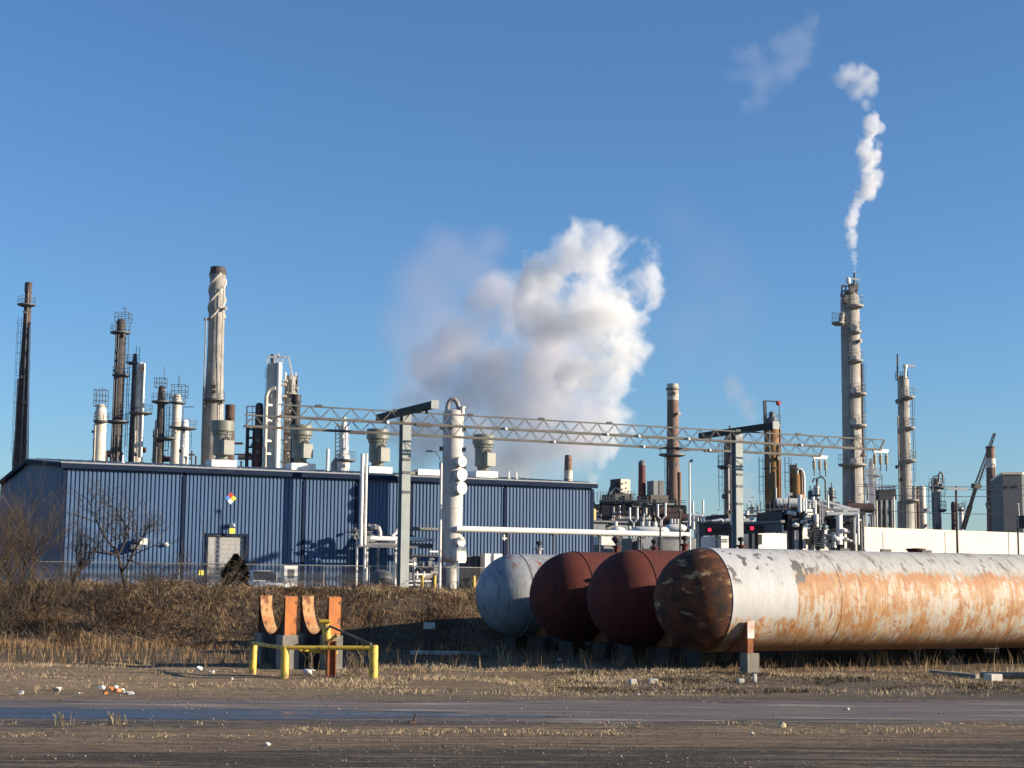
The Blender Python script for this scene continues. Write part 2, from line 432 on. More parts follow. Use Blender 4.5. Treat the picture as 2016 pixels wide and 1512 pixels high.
def column(name, label, cat, Z, cx, segs, mat, plats=(), ladders=(), pipes=(), cage=None, group=None, seams=0, dome=True, base=PZ, shell='shell', seg=28):
    """segs: (pixel row, pixel width) from the top down; everything stands at depth Z"""
    top = at(cx, segs[0][0], Z); k = mpp(Z)
    T = Thing(name, (top.x, Z, base), label, cat, group)
    T.Z = Z; T.cx = cx; T.k = k
    T.X = top.x; prof = []
    for (y, wd) in segs: prof.append((wd*k/2, zof(cx, y, Z)))
    prof.append((prof[-1][0]*1.02, base))
    pr = prof[::-1]
    if dome:
        r, z = pr[-1]
        pr = pr + [(r*.92, z+r*.28), (r*.6, z+r*.5), (r*.15, z+r*.6)]
    else:
        r, z = pr[-1]
        pr = pr + [(r*.86, z), (r*.84, z-1.2*r)]
    c = V((top.x, Z, 0))
    T.part('shell' if shell == 'shell' else shell, MB().lathe(c, pr, seg), mat)
    if seams:
        sb = MB(); z = base+4; zt = pr[-1][1]
        def rad(z):
            for (ra, za), (rb_, zb) in zip(pr, pr[1:]):
                if za <= z <= zb and zb > za: return ra+(rb_-ra)*(z-za)/(zb-za)
            return pr[0][0]
        zmax = zof(cx, segs[0][0], Z)-1
        while z < zmax:
            rr = rad(z)+.035; sb.lathe(c, [(rr-.06, z), (rr, z+.02), (rr, z+.14), (rr-.06, z+.16)], seg); z += seams
        T.part('seam_rings', sb, mat)
    for pl in plats:
        rs_ = max(w_ for _, w_ in segs)/2
        small = (pl[2]-pl[1])/2 < rs_*1.35
        add_platform(T, None, Z, *pl[:3], deckmat=pl[3] if len(pl) > 3 else None, Y0=Z-.75*rs_*k if small else None)
    for ld in ladders: add_ladder(T, Z-(segs[-1][1]*k/2+.25 if len(ld) > 3 else 0), *ld[:3])
    for (x, y0, y1, wd, pmat) in pipes:
        dx = x-cx; r = segs[-1][1]*k/2; xx = dx*k; yy = Z-math.sqrt(max(0, r*r-min(r*r, xx*xx)))-wd*k/2
        p = V((T.X+xx, yy, zof(cx, y0, Z))); q = V((T.X+xx, yy, max(base, zof(cx, y1, Z))))
        T.part('riser_pipe', MB().tube(q, p, wd*k/2, seg=10), pmat)
    rq = random.Random(int(cx*10+Z)); hz = zof(cx, segs[0][0], Z)-base; rw = segs[-1][1]*k/2
    for i in range(2 if rw > .5 else 0):
        a_ = -math.pi/2+rq.uniform(-1.1, 1.1); pr_ = rq.uniform(.05, .11)
        p_ = V((top.x+math.cos(a_)*(rw+pr_), Z+math.sin(a_)*(rw+pr_), base)); zt_ = base+hz*rq.uniform(.55, .97)
        T.part('riser_pipe', MB().path([p_, V((p_.x,p_.y,zt_)), V((top.x+math.cos(a_)*rw*.4, Z+math.sin(a_)*rw*.4, zt_+.25))], pr_, 6), rq.choice((mgrey, mat, dgrey)))
    for i in range(4 if rw > .5 else 0):
        a_ = -math.pi/2+rq.uniform(-1.2, 1.2); z_ = base+hz*rq.uniform(.45, .97); d_ = V((math.cos(a_), math.sin(a_), 0)); c_ = V((top.x, Z, z_))
        T.part('nozzle', MB().tube(c_+d_*rw*.6, c_+d_*(rw+.28), rq.uniform(.12,.22), seg=8).tube(c_+d_*(rw+.22), c_+d_*(rw+.3), rq.uniform(.24,.32), seg=10), rq.choice((mgrey, dgrey, mat)))
    if cage:                              # railed frame on the head of the column: (x0, x1, y0, y1)
        x0, x1, y0, y1 = cage; a = at(x0, y1, Z); b2 = at(x1, y0, Z); mb = MB(); s = .08*Z/250; h = (b2.x-a.x)/2
        for sx in (a.x, b2.x, (a.x+b2.x)/2):
            for sy in (-h, h): mb.bar((sx, Z+sy, a.z), (sx, Z+sy, b2.z), s)
        nl = max(2, int((b2.z-a.z)/.8))
        for i in range(nl+1):
            z = a.z+(b2.z-a.z)*i/nl
            for sy in (-h, h): mb.bar((a.x, Z+sy, z), (b2.x, Z+sy, z), s*.8)
            for sx in (a.x, b2.x): mb.bar((sx, Z-h, z), (sx, Z+h, z), s*.8)
        T.part('head_frame', mb, dgrey)
    return T
def davit(T, Z, x0, ybase, ytop, x1, wd, mat, cap=True):
    a = at(x0, ybase, Z); b2 = at(x0, ytop, Z); c = at(x1, ytop, Z); r = wd*mpp(Z)/2; b2.x = a.x
    mb = MB().tube(a, b2, r*1.2, seg=8).bar(b2, V((c.x, c.y, b2.z)), r*1.5, r*2)
    if cap: mb.lathe(b2-UZ*r*2, [(r*1.5, -r*3), (r*3.2, 0), (r*3.2, r*3), (r*.5, r*4)], 10)
    return T.part('davit', mb, mat)
def antenna(T, Z, x, y0, y1, wd=1.2, mat=None):
    a = at(x, y1, Z); b2 = at(x, y0, Z); b2.x = a.x
    return T.part('mast', MB().tube(a, b2, wd*mpp(Z)/2, seg=6), mat or dgrey)

GL = 'columns and stacks behind the left of the blue building'
# left-hand group
T = column('flare_stack', 'tall slim tapered dark brown stack at far left with one round platform near its top', 'stack', 260, 56.5,
  [(556,12),(600,13),(610,14),(700,18),(800,24),(915,31)], brown, [(601,38,73)], [(40,625,915)], dome=False, seams=5, group='stacks')
k = mpp(260)
T.part('conduit', MB().tube(V((T.X+9*k,259.4,zof(56,640,260))), V((T.X+15*k,259.2,zof(56,905,260))), .16), bright)
T.part('top_band', MB().lathe((T.X,260,zof(56,570,260)), [(6.2*k,-.6),(7.4*k,-.5),(7.4*k,1.0),(6.2*k,1.1)],20), dbrown)
T = column('process_column', 'short white column left of the tall dark column, railed frame on its head', 'column', 245, 199,
  [(800,17),(812,23),(905,24)], cream, [(829,186,214)], [(190,835,905)], cage=(187,211,768,800), seams=3.2, group=GL)
antenna(T,245,188,766,800); antenna(T,245,201,762,790)
T = column('process_column', 'tallest dark grey column of the left group with three wide platforms', 'column', 250, 238.5,
  [(633,17),(640,19),(830,20),(900,23)], dbrown, [(654,217,257),(738,221,256),(829,208,254)], [(251,650,905)], cage=(229,257,617,634), seams=6, group=GL)
T.part('riser_pipe', MB().tube(at(219,900,249), V((at(219,900,249).x,249,zof(219,640,250))), .12), dgrey)
T.part('riser_pipe', MB().tube(at(224,900,249), V((at(224,900,249).x,249,zof(224,660,250))), .09), dgrey)
antenna(T,250,247,603,620); davit(T,250,246,634,607,240,1.3,dgrey,False)
T = column('process_column', 'thin brown column with a masted top close behind the white column', 'column', 258, 266,
  [(698,7),(712,9),(905,12)], dbrown, [(713,248,272)], [(258,720,900)], seams=5, group=GL)
antenna(T,258,268,682,700); antenna(T,258,274,684,712)
T = column('process_column', 'white column beside the tall dark column, capped by a bright pipe on its right edge', 'column', 250, 278,
  [(718,15),(760,17),(812,18),(905,19)], cream, [(812,254,300)], [(268,740,905)], [(286,716,900,5,bright)], seams=3.4, group=GL)
T.part('manway', MB().tube(at(279,725,248.5), at(279,725,247.8), .45, seg=14), dbrown)
T = column('process_column', 'dark column with a boxy railed top, right of the two tall ones', 'column', 250, 318.5,
  [(762,12),(772,14),(905,17)], dbrown, [(790,298,338),(862,305,351)], [(332,770,905)], cage=(306,327,745,763), seams=4, group=GL)
antenna(T,250,323,722,748)
T = column('process_column', 'white column with a tall railed head, second from the white stack', 'column', 250, 349,
  [(780,15),(788,18),(905,19)], cream, [(792,336,366)], [(337,800,905)], cage=(340,368,759,782), seams=3, group=GL)
antenna(T,250,351,738,760); antenna(T,250,354,740,760)
T = column('process_column', 'shortest white column of the left group with a platform to its right', 'column', 246, 364,
  [(830,14),(840,16),(905,18)], bright, [(842,338,387)], [(374,850,905)], seams=3, group=GL)
davit(T,246,360,832,801,382,1.6,mgrey,False)
T = column('process_column', 'small distant column just left of the dark boxy-topped one', 'column', 300, 306,
  [(850,8),(905,9)], mgrey, [(858,301,312)], seams=0, group=GL)
# white stack with strakes
Z = 255; k = mpp(Z)
T = column('chimney_stack', 'tall cream white chimney with spiral strakes round its upper part', 'stack', Z, 429.5,
  [(527,29),(536,29),(540,31),(700,32),(800,38),(920,44)], greycol, [(788,402,446)], [(405,760,905)], dome=False, seams=3.3, group='stacks', seg=36)
T.part('top_band', MB().lathe((T.X,Z,zof(429,537,Z)), [(14*k,-.35),(17*k,-.3),(17*k,0),(15.3*k,.1),(15.3*k,.8),(14*k,.9)],30), dbrown)
for ph in range(3):
    pts = []
    for i in range(60):
        t = i/59; z = zof(429,540+t*88,Z); a = ph*2.094+1.1 - t*2*math.pi*.85; r = (15.6+t*.5)*k
        pts.append((T.X+math.cos(a)*r, Z+math.sin(a)*r, z))
    T.part('strake', MB().path(pts, .2, 5), cream)
T.part('sample_ports', MB().box((T.X+3*k,Z-19*k,zof(429,763,Z)),.5,.4,.5).box((T.X-1*k,Z-19*k,zof(429,773,Z)),.4,.4,.4).box((T.X+4*k,Z-19*k,zof(429,773,Z)),.4,.4,.4), brown)
antenna(T,Z,404,758,790)
column('short_stack', 'short brown stack half hidden behind the white spiral chimney', 'stack', 270, 453.5,
  [(797,20),(806,20),(812,19),(920,22)], brown, dome=False, seams=4, group='stacks')
# cluster in front of the gantry's left end
Z = 235; k = mpp(Z); GC = 'columns and pipes of the white cluster'
T = column('process_column', 'fat grey white column topped by a frame in the white cluster', 'column', Z, 541,
  [(716,28),(722,30),(920,32)], cream, [], [(527,725,770)], [(552,716,925,9,bright),(530,770,925,4,cream)], seams=4, dome=False, group=GC)
a = at(526,716,Z); mb = MB()
for (x0,y0,x1,y1) in ((526,716,526,703),(526,703,568,703),(568,703,576,742),(548,716,548,695),(541,716,541,705),(556,716,556,703)):
    p = at(x0,y0,Z-1); q = at(x1,y1,Z-1); mb.bar(p,q,.22)
T.part('head_frame', mb, bright)
T.part('vent', MB().tube(at(538,716,Z), at(538,698,Z), .38, seg=12), mgrey)
T = Thing('overhead_pipe', V((at(521,905,Z-2.5).x, Z-2.5, PZ)), 'cream pipe rising and bending over at its top beside the fat white column', 'pipe', GC)
x = at(521,905,Z-2.5).x; zt = zof(521,764,Z-2.5); r = 3.9*k
T.part('pipe_run', MB().path([(x,Z-2.5,PZ),(x,Z-2.5,zt-1.2),(x+.2,Z-2.5,zt-.5),(x+.6,Z-2.5,zt-.1),(x+1.3,Z-2.5,zt)], r, 14), cream)
T.part('brackets', MB().bar((x,Z-2.5,zof(521,800,Z)),(x+1.3,Z,zof(521,800,Z)),.3).bar((x,Z-2.5,zof(521,830,Z)),(x+1.3,Z,zof(521,830,Z)),.3).bar((x,Z-2.5,zof(521,870,Z)),(x+1.3,Z,zof(521,870,Z)),.3).bar((x,Z-2.5,zof(521,895,Z)),(x+1.3,Z,zof(521,895,Z)),.3), white)
# equipment tower to the right of it
T = column('process_column', 'pale column hung with pipework right of the fat white column', 'column', Z+3, 572,
  [(744,20),(752,22),(920,24)], greycol, [(775,560,586,greycol),(812,558,588,greycol),(850,560,586,greycol),(885,560,588,greycol)], [], [(585,740,925,4,dbrown),(563,735,925,3,cream),(576,748,925,4,mgrey)], group=GC)
mb = MB(); rng_ = random.Random(4)
for i in range(22):
    p = at(rng_.uniform(561,582), 750+i*7.5, Z-.2); mb.tube(p, p+V((rng_.uniform(-.8,.8),0,0)), rng_.uniform(.12,.3), seg=8)
T.part('valves', mb, cream)
antenna(T,Z,562,733,750,3,bright); antenna(T,Z,582,733,748,2,bright)
T = column('process_column', 'dark column with an orange brown lower half beside the cream overhead pipe', 'column', Z, 511,
  [(797,14),(804,16),(920,17)], dbrown, group=GC)
T.part('cladding', MB().lathe((T.X,Z,0), [(8.7*k,PZ),(8.7*k,zof(511,860,Z)),(7*k,zof(511,858,Z))], 24), redst)
T = Thing('steel_frame', V((at(492,905,Z).x, Z, PZ)), 'dark open steel frame with a bright railing at the left end of the gantry', 'frame')
mb = MB()
for x in (486,499):
    for dy in (0,3): p = at(x,905,Z+dy); mb.bar((p.x,p.y,PZ),(p.x,p.y,zof(x,842,Z)),.45)
for y in (845,862,880,896):
    for dy in (0,3): p = at(486,y,Z+dy); q = at(499,y,Z+dy); mb.bar(p,V((q.x,q.y,p.z)),.3)
    mb.bar(at(486,y,Z),at(486,y,Z+3),.3); mb.bar(at(499,y,Z),at(499,y,Z+3),.3)
T.part('columns', mb, dark)
mb = MB(); p = at(485,842,Z); q = at(485,800,Z); mb.bar(p,V((p.x,Z,q.z)),.2); mb.bar(V((p.x,Z,q.z)),V((at(505,800,Z).x,Z,q.z)),.2); mb.bar(at(497,842,Z),at(497,800,Z),.12)
for y in (812,826): mb.bar(V((p.x,Z,zof(485,y,Z))),V((at(505,y,Z).x,Z,zof(485,y,Z))),.12)
T.part('head_railing', mb, bright)
T = column('black_stack', 'black flanged stack rising just behind the second roof fan', 'stack', 120, 583,
  [(780,18),(786,20),(790,20),(792,18),(915,18)], dark, dome=False, group='stacks')
k2 = mpp(120)
for y in (779,789,838,842): T.part('flange', MB().lathe((T.X,120,zof(583,y,120)), [(8*k2,-.07),(10.4*k2,-.06),(10.4*k2,.06),(8*k2,.07)],24), dark)
# bottle-shaped column
T = column('bottle_column', 'white bottle shaped column seen over the blue roof behind the gantry', 'column', 230, 678,
  [(822,6),(832,8),(836,13),(880,14),(890,16),(900,25),(916,26),(926,22)], white, [(905,661,700)], seams=2.2)
T.part('lattice', (lambda mb: [mb.bar(at(660,905,231),at(661,840,231),.14), mb.bar(at(669,905,231),at(669,838,231),.14)]+[mb.bar(at(660,905-i*8,231),at(669,901-i*8,231),.1) for i in range(8)] and mb)(MB()), mgrey)
T.part('side_vessel', MB().lathe((T.X-1.1,230.5,zof(678,920,230)), [(.2,-2),(.75,-1.5),(.75,.6),(.2,1.4)],16), greycol)
T = Thing('vent_pipe', onplane(645,905,V((-23.4,85,0))-NX*3,NX), 'lone short white vent pipe standing on the blue roof', 'pipe')
T.o.location.z = T.loc.z = 8.6
T.part('pipe', MB().tube(T.loc, T.loc+UZ*(onplane(645,884,T.loc,NX).z-8.6), .075*1.3, seg=12).lathe(T.loc, [(.2,0),(.2,.08),(.1,.1)],12), bright)

# ---------------------------------------------------------------- centre and right refinery
T = column('brick_stack', 'small brown stack beside the root of the white steam plume', 'stack', 330, 1119,
  [(896,13),(902,15),(935,16),(950,17)], brick, dome=False, seams=6, group='stacks')
k = mpp(330)
T.part('pale_band', MB().lathe((T.X,330,zof(1119,940,330)), [(7.5*k,-3),(8.6*k,-3),(8.4*k,1.4),(7.5*k,1.4)],24), cream)
T = column('red_stack', 'short red brown stack between the yellow box and the big brick chimney', 'stack', 190, 1264,
  [(910,13),(918,14),(1000,16)], redst, dome=False, seams=3, group='stacks')
T.part('cap', MB().lathe((T.X,190,zof(1264,912,190)), [(.3,-.3),(7.4*mpp(190),-.25),(7.2*mpp(190),.1),(.2,.35)],24), mgrey)
Z = 215; k = mpp(Z)
T = column('brick_chimney', 'large brown brick chimney with a whitish crown behind the gantry', 'chimney', Z, 1324.5,
  [(757,21),(785,22),(786,22.5),(890,24),(960,27),(1010,28)], brick, [(894,1297,1350,mgrey)], [(1313,900,1005)], dome=False, group='stacks', seg=40)
T.part('white_crown', MB().lathe((T.X,Z,0), [(9*k,zof(1324,788,Z)),(11.6*k,zof(1324,788,Z)),(11.2*k,zof(1324,756,Z)),(9*k,zof(1324,756,Z))],36), pm('limewash_brick',(.62,.58,.52),(.35,.22,.17),scale=1.2,rough=.9))
T.part('crown_ring', MB().lathe((T.X,Z,zof(1324,766,Z)), [(11*k,-.12),(14*k,-.12),(14*k,.12),(11*k,.12)],30), mgrey)
T.part('side_duct', MB().tube((T.X+11*k,Z-8*k,PZ),(T.X+12*k,Z-8*k,zof(1324,930,Z)),.25), brick)
# furnace boxes
T = Thing('furnace_box', V((at(1225,1000,185).x,185,PZ)), 'dark framed furnace with a cream box on top and yellow panels below', 'furnace')
Zf = 185; k = mpp(Zf)
def pbx(x0,x1,y0,y1,Z,d):                # box spanning a pixel rectangle at depth Z with real depth d, plant-aligned faces
    a = at(x0,y1,Z); b2 = at(x1,y0,Z); mb = MB(); wx = b2.x-a.x
    return mb.box(((a.x+b2.x)/2, Z+d/2, (a.z+b2.z)/2), wx, d, b2.z-a.z)
def abx(mb,x0,x1,y0,y1,Z,d):              # the same with its front parallel to the plant axis
    p = at(x0,y1,Z); q = onplane(x1,y1,p,NX); L = (q-p).dot(AX); h = zof(x0,y0,Z)-p.z
    return mb.obox(p+AX*L/2-NX*d/2+UZ*h/2, AX, -NX, UZ, L/2, d/2, h/2)
mb = MB(); abx(mb,1222,1241,943,971,Zf,2.2)
T.part('top_box', mb, cream)
T.part('box_side', (lambda m: abx(m,1221,1222.4,942,972,Zf-.05,2.3))(MB()), brown)
mb = MB()
for i,(x,y) in enumerate(((1232,949),(1232,960),(1237,966))): abx(mb,x,x+2,y,y+2.5,Zf-.15,.2)
T.part('ports', mb, dark)
mb = MB(); abx(mb,1210,1246,972,984,Zf-.3,3); abx(mb,1210,1213,972,1003,Zf-.3,.4); abx(mb,1243,1246,972,1003,Zf-.3,.4); abx(mb,1208,1248,1002,1005,Zf-.3,3)
T.part('dark_frame', mb, dark)
mb = MB(); abx(mb,1227,1231,984,1000,Zf,1.2); abx(mb,1233,1244,984,1000,Zf,1.2); abx(mb,1220,1226,990,1003,Zf,1)
T.part('yellow_panels', mb, yellowc)
mb = MB(); pts=[at(1222,966,Zf),at(1212,961,Zf),at(1203,968,Zf),at(1198,985,Zf)]; mb.path(pts,.12,6); mb.path([p+V((0,1,.6)) for p in pts],.12,6)
for p in pts: mb.bar(p,p+V((0,1,.6)),.1)
T.part('stair_rail', mb, mgrey)
T = Thing('twin_duct_box', V((at(1297,1000,188).x,188,PZ)), 'pair of tall grey duct boxes left of the big brick chimney', 'duct')
T.part('duct', (lambda m: abx(m,1287,1296,946,976,188,1.5))(MB()), mgrey)
T.part('duct', (lambda m: abx(m,1298,1307,946,976,188.4,1.5))(MB()), dgrey)
T.part('base_hopper', (lambda m: abx(abx(abx(m,1281,1316,974,990,187.5,3),1275,1279,978,1000,187.5,.5),1275,1290,976,979,187.5,.5))(MB()), dark)
# dark pipe rack behind the end of the blue building
Zr = 165
T = Thing('pipe_rack', V((at(1255,1030,Zr).x,Zr,PZ)), 'long dark multi level pipe rack right of the blue building', 'pipe rack')
mb = MB(); rr = random.Random(11)
for x in range(1168,1350,20):
    for dy in (0,6): p = at(x,1000,Zr+dy); mb.bar((p.x,p.y,PZ),(p.x,p.y,zof(x,rr.choice((983,989,997)),Zr)),.35)
T.part('posts', mb, dark)
mb = MB()
for (y,x0,x1) in ((998,1165,1350),(1008,1165,1345),(1020,1165,1350),(989,1180,1260)):
    for dy in (0,6): p = at(x0,y,Zr+dy); q = at(x1,y,Zr+dy); mb.bar(p,V((q.x,q.y,p.z)),.3,.55)
T.part('beams', mb, dark)
mb = MB()
for i in range(16):
    y = 1001+i*1.3; x0 = rr.uniform(1165,1250); x1 = x0+rr.uniform(40,95); p = at(x0,y,Zr+rr.uniform(.5,5)); q = V((at(min(x1,1345),y,p.y).x,p.y,p.z)); mb.tube(p,q,rr.uniform(.12,.25),seg=8)
T.part('pipe_runs', mb, pm('pipe_rack_pipes',(.20,.13,.10),(.07,.055,.05),scale=.6,lo=.3,hi=.6))
mb = MB()
for i in range(34):
    x = rr.uniform(1168,1342); y = rr.choice((1003,1013,1024)); h = rr.uniform(5,9); abx(mb,x,x+rr.uniform(5,14),y-h/2,y+h/2,Zr+rr.uniform(1,5),1.4)
T.part('equipment', mb, pm('rack_equipment',(.10,.075,.07),(.035,.03,.03),scale=.9,lo=.35,hi=.55))
mb = MB()
for x in range(1170,1262,6):
    p = at(x,989 if x < 1250 else 998,Zr-.3); mb.bar(p,p+UZ*1.1,.07)
for y in (983,978): p = at(1180,y+2,Zr-.3); q = at(1262,y+2,Zr-.3); mb.bar(p,V((q.x,q.y,p.z)),.07)
for y in (997,993): p = at(1262,y-8,Zr-.3); q = at(1350,y-8,Zr-.3); mb.bar(p,V((q.x,q.y,p.z)),.06)
T.part('handrails', mb, mgrey)
T = Thing('storage_drum', V((at(1168,1015,150).x,150,PZ)), 'yellowish upright drum just right of the blue building end', 'drum')
kk = mpp(150)
T.part('shell', MB().lathe((T.loc.x,150,0),[(4.5*kk,PZ),(5*kk,zof(1168,1020,150)),(5*kk,zof(1168,1003,150)),(1*kk,zof(1168,1000,150))],18), yellowc)
# vent candles
def candle(x0,x1,y0,y1,ybr,Z,label):
    T = Thing('twin_vent', V((at((x0+x1)/2,ybr+6,Z).x,Z,PZ)), label, 'vent pipe', 'twin white vent pipes')
    k = mpp(Z); mb = MB()
    for x,y in ((x0,y0),(x1,y1)):
        p = at(x,y,Z); q = V((p.x,Z,zof(x,ybr,Z))); mb2 = MB().tube(q,p,2.0*k,seg=10); T.part('vent_pipe', mb2, bright)
    a = at(x0,ybr,Z); b2 = at(x1,ybr,Z); c = V(((a.x+b2.x)/2,Z,zof(x0,ybr+8,Z)))
    T.part('yoke', MB().path([a,c,V((b2.x,Z,a.z))],1.3*k,8).tube(c,V((c.x,Z,PZ)),1.6*k,seg=8), white)
candle(1240,1255,999,999,1022,140,'twin white vent pipes below the yellow and cream furnace box')
candle(1295,1310,993,990,1016,140,'twin white vent pipes in front of the brick chimney foot')
candle(1364,1384,987,984,1011,112,'tallest twin white vent pipes right of the thin lamp pole')
# low plant between the building and the loading rack
T = Thing('plant_shed', V((at(1178,1050,135).x,135,PZ)), 'low dark grey shed with pale end beside the blue building', 'shed')
T.part('walls', (lambda m: abx(abx(m,1166,1192,1028,1075,135,8),1194,1234,1033,1075,137,6))(MB()), mgrey)
T.part('roof', (lambda m: abx(m,1163,1236,1024,1027.5,134.6,9))(MB()), dgrey)
T.part('opening', (lambda m: abx(m,1198,1230,1041,1047,136.9,.2))(MB()), dark)
for i,(x,y,wd,l) in enumerate(((1216,1042,16,'white horizontal vessel in front of the low grey shed'),(1280,1042,60,'long white horizontal vessel behind the white pipe'),(1330,1037,30,'white domed vessel at the foot of the brick chimney'))):
    Zv = 128+i*3; k = mpp(Zv); c = at(x,y,Zv); L = wd*k/2; r = 8*k
    T = Thing('storage_vessel', V((c.x,Zv,PZ)), l, 'vessel')
    T.part('shell', MB().lathe((c.x,Zv,c.z-.1),[(.05,-L-.3),(r*.7,-L-.15),(r,-L+.2),(r,L-.2),(r*.7,L+.15),(.05,L+.3)],20,'x'), bright)
    T.part('saddles', MB().box((c.x-L*.6,Zv,(c.z-r*.8+PZ)/2),.4,r*1.4,c.z-r*.8-PZ).box((c.x+L*.6,Zv,(c.z-r*.8+PZ)/2),.4,r*1.4,c.z-r*.8-PZ), mgrey)
    mb = MB()
    for d in (-.5,-.1,.3)[:3 if wd > 20 else 1]: mb.tube((c.x+L*d,Zv,c.z+r*.8),(c.x+L*d,Zv,c.z+r*1.9),.16,seg=8)
    T.part('stub_pipes', mb, white)
T = Thing('tank_trailer', V((at(1202,1065,118).x,118,PZ)), 'white box unit with dark stripe under the long white pipe', 'container')
T.part('box', (lambda m: abx(m,1184,1213,1056,1073,118,2.5))(MB()), white)
T.part('stripe', (lambda m: abx(m,1189,1212,1074,1080,117.9,2.3))(MB()), mgrey)
T.part('dark_nozzle', MB().tube(at(1209,1056,117),at(1218,1068,117),.28,seg=12), dark)
T = Thing('equipment_cabinet', V((at(1280,1065,120).x,120,PZ)), 'pale slanted hopper under the long white pipe near its right end', 'hopper')
T.part('hopper', MB().prism([at(1262,1062,120),at(1286,1056,120),at(1280,1080,120),at(1268,1080,120)],(0,2,0)), white)
T.part('frame', (lambda m: abx(abx(abx(m,1258,1260,1058,1085,120,.3),1299,1301,1046,1085,119,.3),1244,1256,1060,1085,121,1.5))(MB()), dgrey)
T = Thing('grey_tank_block', V((at(1320,1068,128).x,128,PZ)), 'low grey tank wall behind the red tanks tops', 'tank')
kk = mpp(128)
T.part('shell', MB().lathe((at(1270,1070,135).x,138,0),[(6,PZ),(6,zof(1270,1064,135)),(5.6,zof(1270,1062,135)),(.3,zof(1270,1060,135))],40), mgrey)
T.part('shell', MB().lathe((at(1330,1070,135).x,136,0),[(3.2,PZ),(3.2,zof(1330,1062,135)),(3,zof(1330,1060,135)),(.3,zof(1330,1058,135))],40), mgrey)

# right-hand columns
Z = 190; k = mpp(Z)
T = column('process_column', 'brown column with an orange lit face behind the right gantry post', 'column', Z, 1437,
  [(862,20),(868,24),(1010,25)], pm('faded_orange_column',(.38,.24,.14),(.28,.18,.12),scale=.7,rough=.8,c3=(.42,.40,.36),lo3=.5,hi3=.6,s3=2), [(917,1412,1446)], [(1419,870,1000)], [(1446,868,1005,4,white),(1432,915,1005,3,white)], group='columns right of the brick chimney', seams=5)
antenna(T,Z,1437,838,862,4,mgrey)
Z = 175; k = mpp(Z)
T = column('process_column', 'orange and black column with a narrow grey top and a red ball on a crossbar', 'column', Z, 1520,
  [(838,28),(845,31),(1005,32)], orange, [(838,1503,1536,mgrey)], [(1499,900,1005)], [(1512,845,960,3,mgrey),(1523,962,1010,4,cream),(1534,845,1005,3,rust)], group='columns right of the brick chimney')
T.part('head', MB().lathe((T.X,Z,zof(1520,838,Z)),[(10*k,0),(10*k,14*k),(6*k,18*k),(6*k,26*k),(3*k,28*k)],20), mgrey)
T.part('crossbar', MB().bar(at(1507,838,Z),at(1505,789,Z),.35).bar(at(1504,789,Z),at(1538,791,Z),.12).bar(at(1534,836,Z),at(1534,795,Z),.08), mgrey)
T.part('red_ball', MB().ico(at(1532,794,Z),.26,2), redp)
T.part('shell_band', MB().lathe((T.X,Z,0),[(15*k,zof(1520,924,Z)),(16.8*k,zof(1520,924,Z)),(16.8*k,zof(1520,921,Z)),(15*k,zof(1520,921,Z))],28), dbrown)
T = column('rust_column', 'short orange brown drum with a white gooseneck pipe on its right', 'column', 165, 1567,
  [(928,22),(936,25),(1005,26)], orange, [], [(1550,900,1000)], group='columns right of the brick chimney')
k = mpp(165); x = T.X
T.part('gooseneck', MB().path([(x+1*k,164.5,zof(1568,936,165)),(x+1*k,164.5,zof(1568,928,165)),(x+4*k,164.5,zof(1568,924,165)),(x+9*k,164.5,zof(1568,925,165)),(x+13*k,164.5,zof(1568,932,165)),(x+14*k,164.5,zof(1568,942,165)),(x+14*k,164.5,zof(1568,1005,165))],2.6*k,12), white)
T.part('head_gear', MB().box((x-6*k,165,zof(1567,922,165)),.6,.6,.7).tube((x-3*k,165,zof(1567,926,165)),(x-2*k,165,zof(1567,915,165)),.15).tube((x+1*k,165,zof(1567,926,165)),(x+1*k,165,zof(1567,912,165)),.08), dbrown)
T.part('lower_band', MB().lathe((x,165,0),[(12*k,PZ),(13.3*k,PZ),(13.3*k,zof(1567,978,165)),(12*k,zof(1567,978,165))],24), brick)
for (xx,yt,wd,lab,mt) in ((1607,958,11,'slim cream column with twin goosenecks in the distance left of the tallest tower',cream),(1595,968,9,'dull blue grey vessel next to the slim cream column',dgrey),(1637,962,11,'small distant platform column just left of the tallest tower',mgrey)):
    T = column('distant_column', lab, 'column', 330, xx, [(yt,wd),(1010,wd+1)], mt, [(yt+16,xx-9,xx+9)] if xx != 1595 else [], group='small columns in the distance')
    kk = mpp(330); z = zof(xx,yt,330)
    if xx == 1607: T.part('gooseneck', MB().path([(T.X,329,z),(T.X+.1,329,z+1.6),(T.X+1,329,z+2),(T.X+1.7,329,z+1.2),(T.X+1.7,329,z-6)],.22,8).path([(T.X,329,z),(T.X-.1,329,z+1.6),(T.X-.6,329,z+1.6),(T.X-.9,329,z+.8)],.2,8), mgrey)
    else: antenna(T,330,xx,yt-12,yt,2)
# the tallest tower
Z = 200; k = mpp(Z)
T = column('process_tower', 'tallest grey cream tower with many half platforms and a thin steam trail above', 'tower', Z, 1673,
  [(586,35),(592,37),(905,38),(925,40),(940,40),(1030,42)], greycol,
  [(604,1661,1697,greycol),(637,1634,1660,greycol),(654,1668,1692,greycol),(711,1663,1696,greycol),(776,1672,1703,greycol),(838,1672,1703,greycol),(915,1647,1703,greycol)],
  [(1697,715,1000),(1668,620,700,1)], group='tall towers on the right', seams=7, seg=36)
T.part('side_vessel', MB().tube(at(1655,640,Z-1),V((at(1655,640,Z).x,Z-1,zof(1655,620,Z))),.35), greycol)
mb = MB(); r5 = random.Random(5)
for i in range(26):
    p = at(r5.uniform(1656,1686), r5.uniform(563,600), Z-r5.uniform(-1,1.2)); s = r5.uniform(.25,.7); mb.box(p,s,s,s*r5.uniform(.6,1.6))
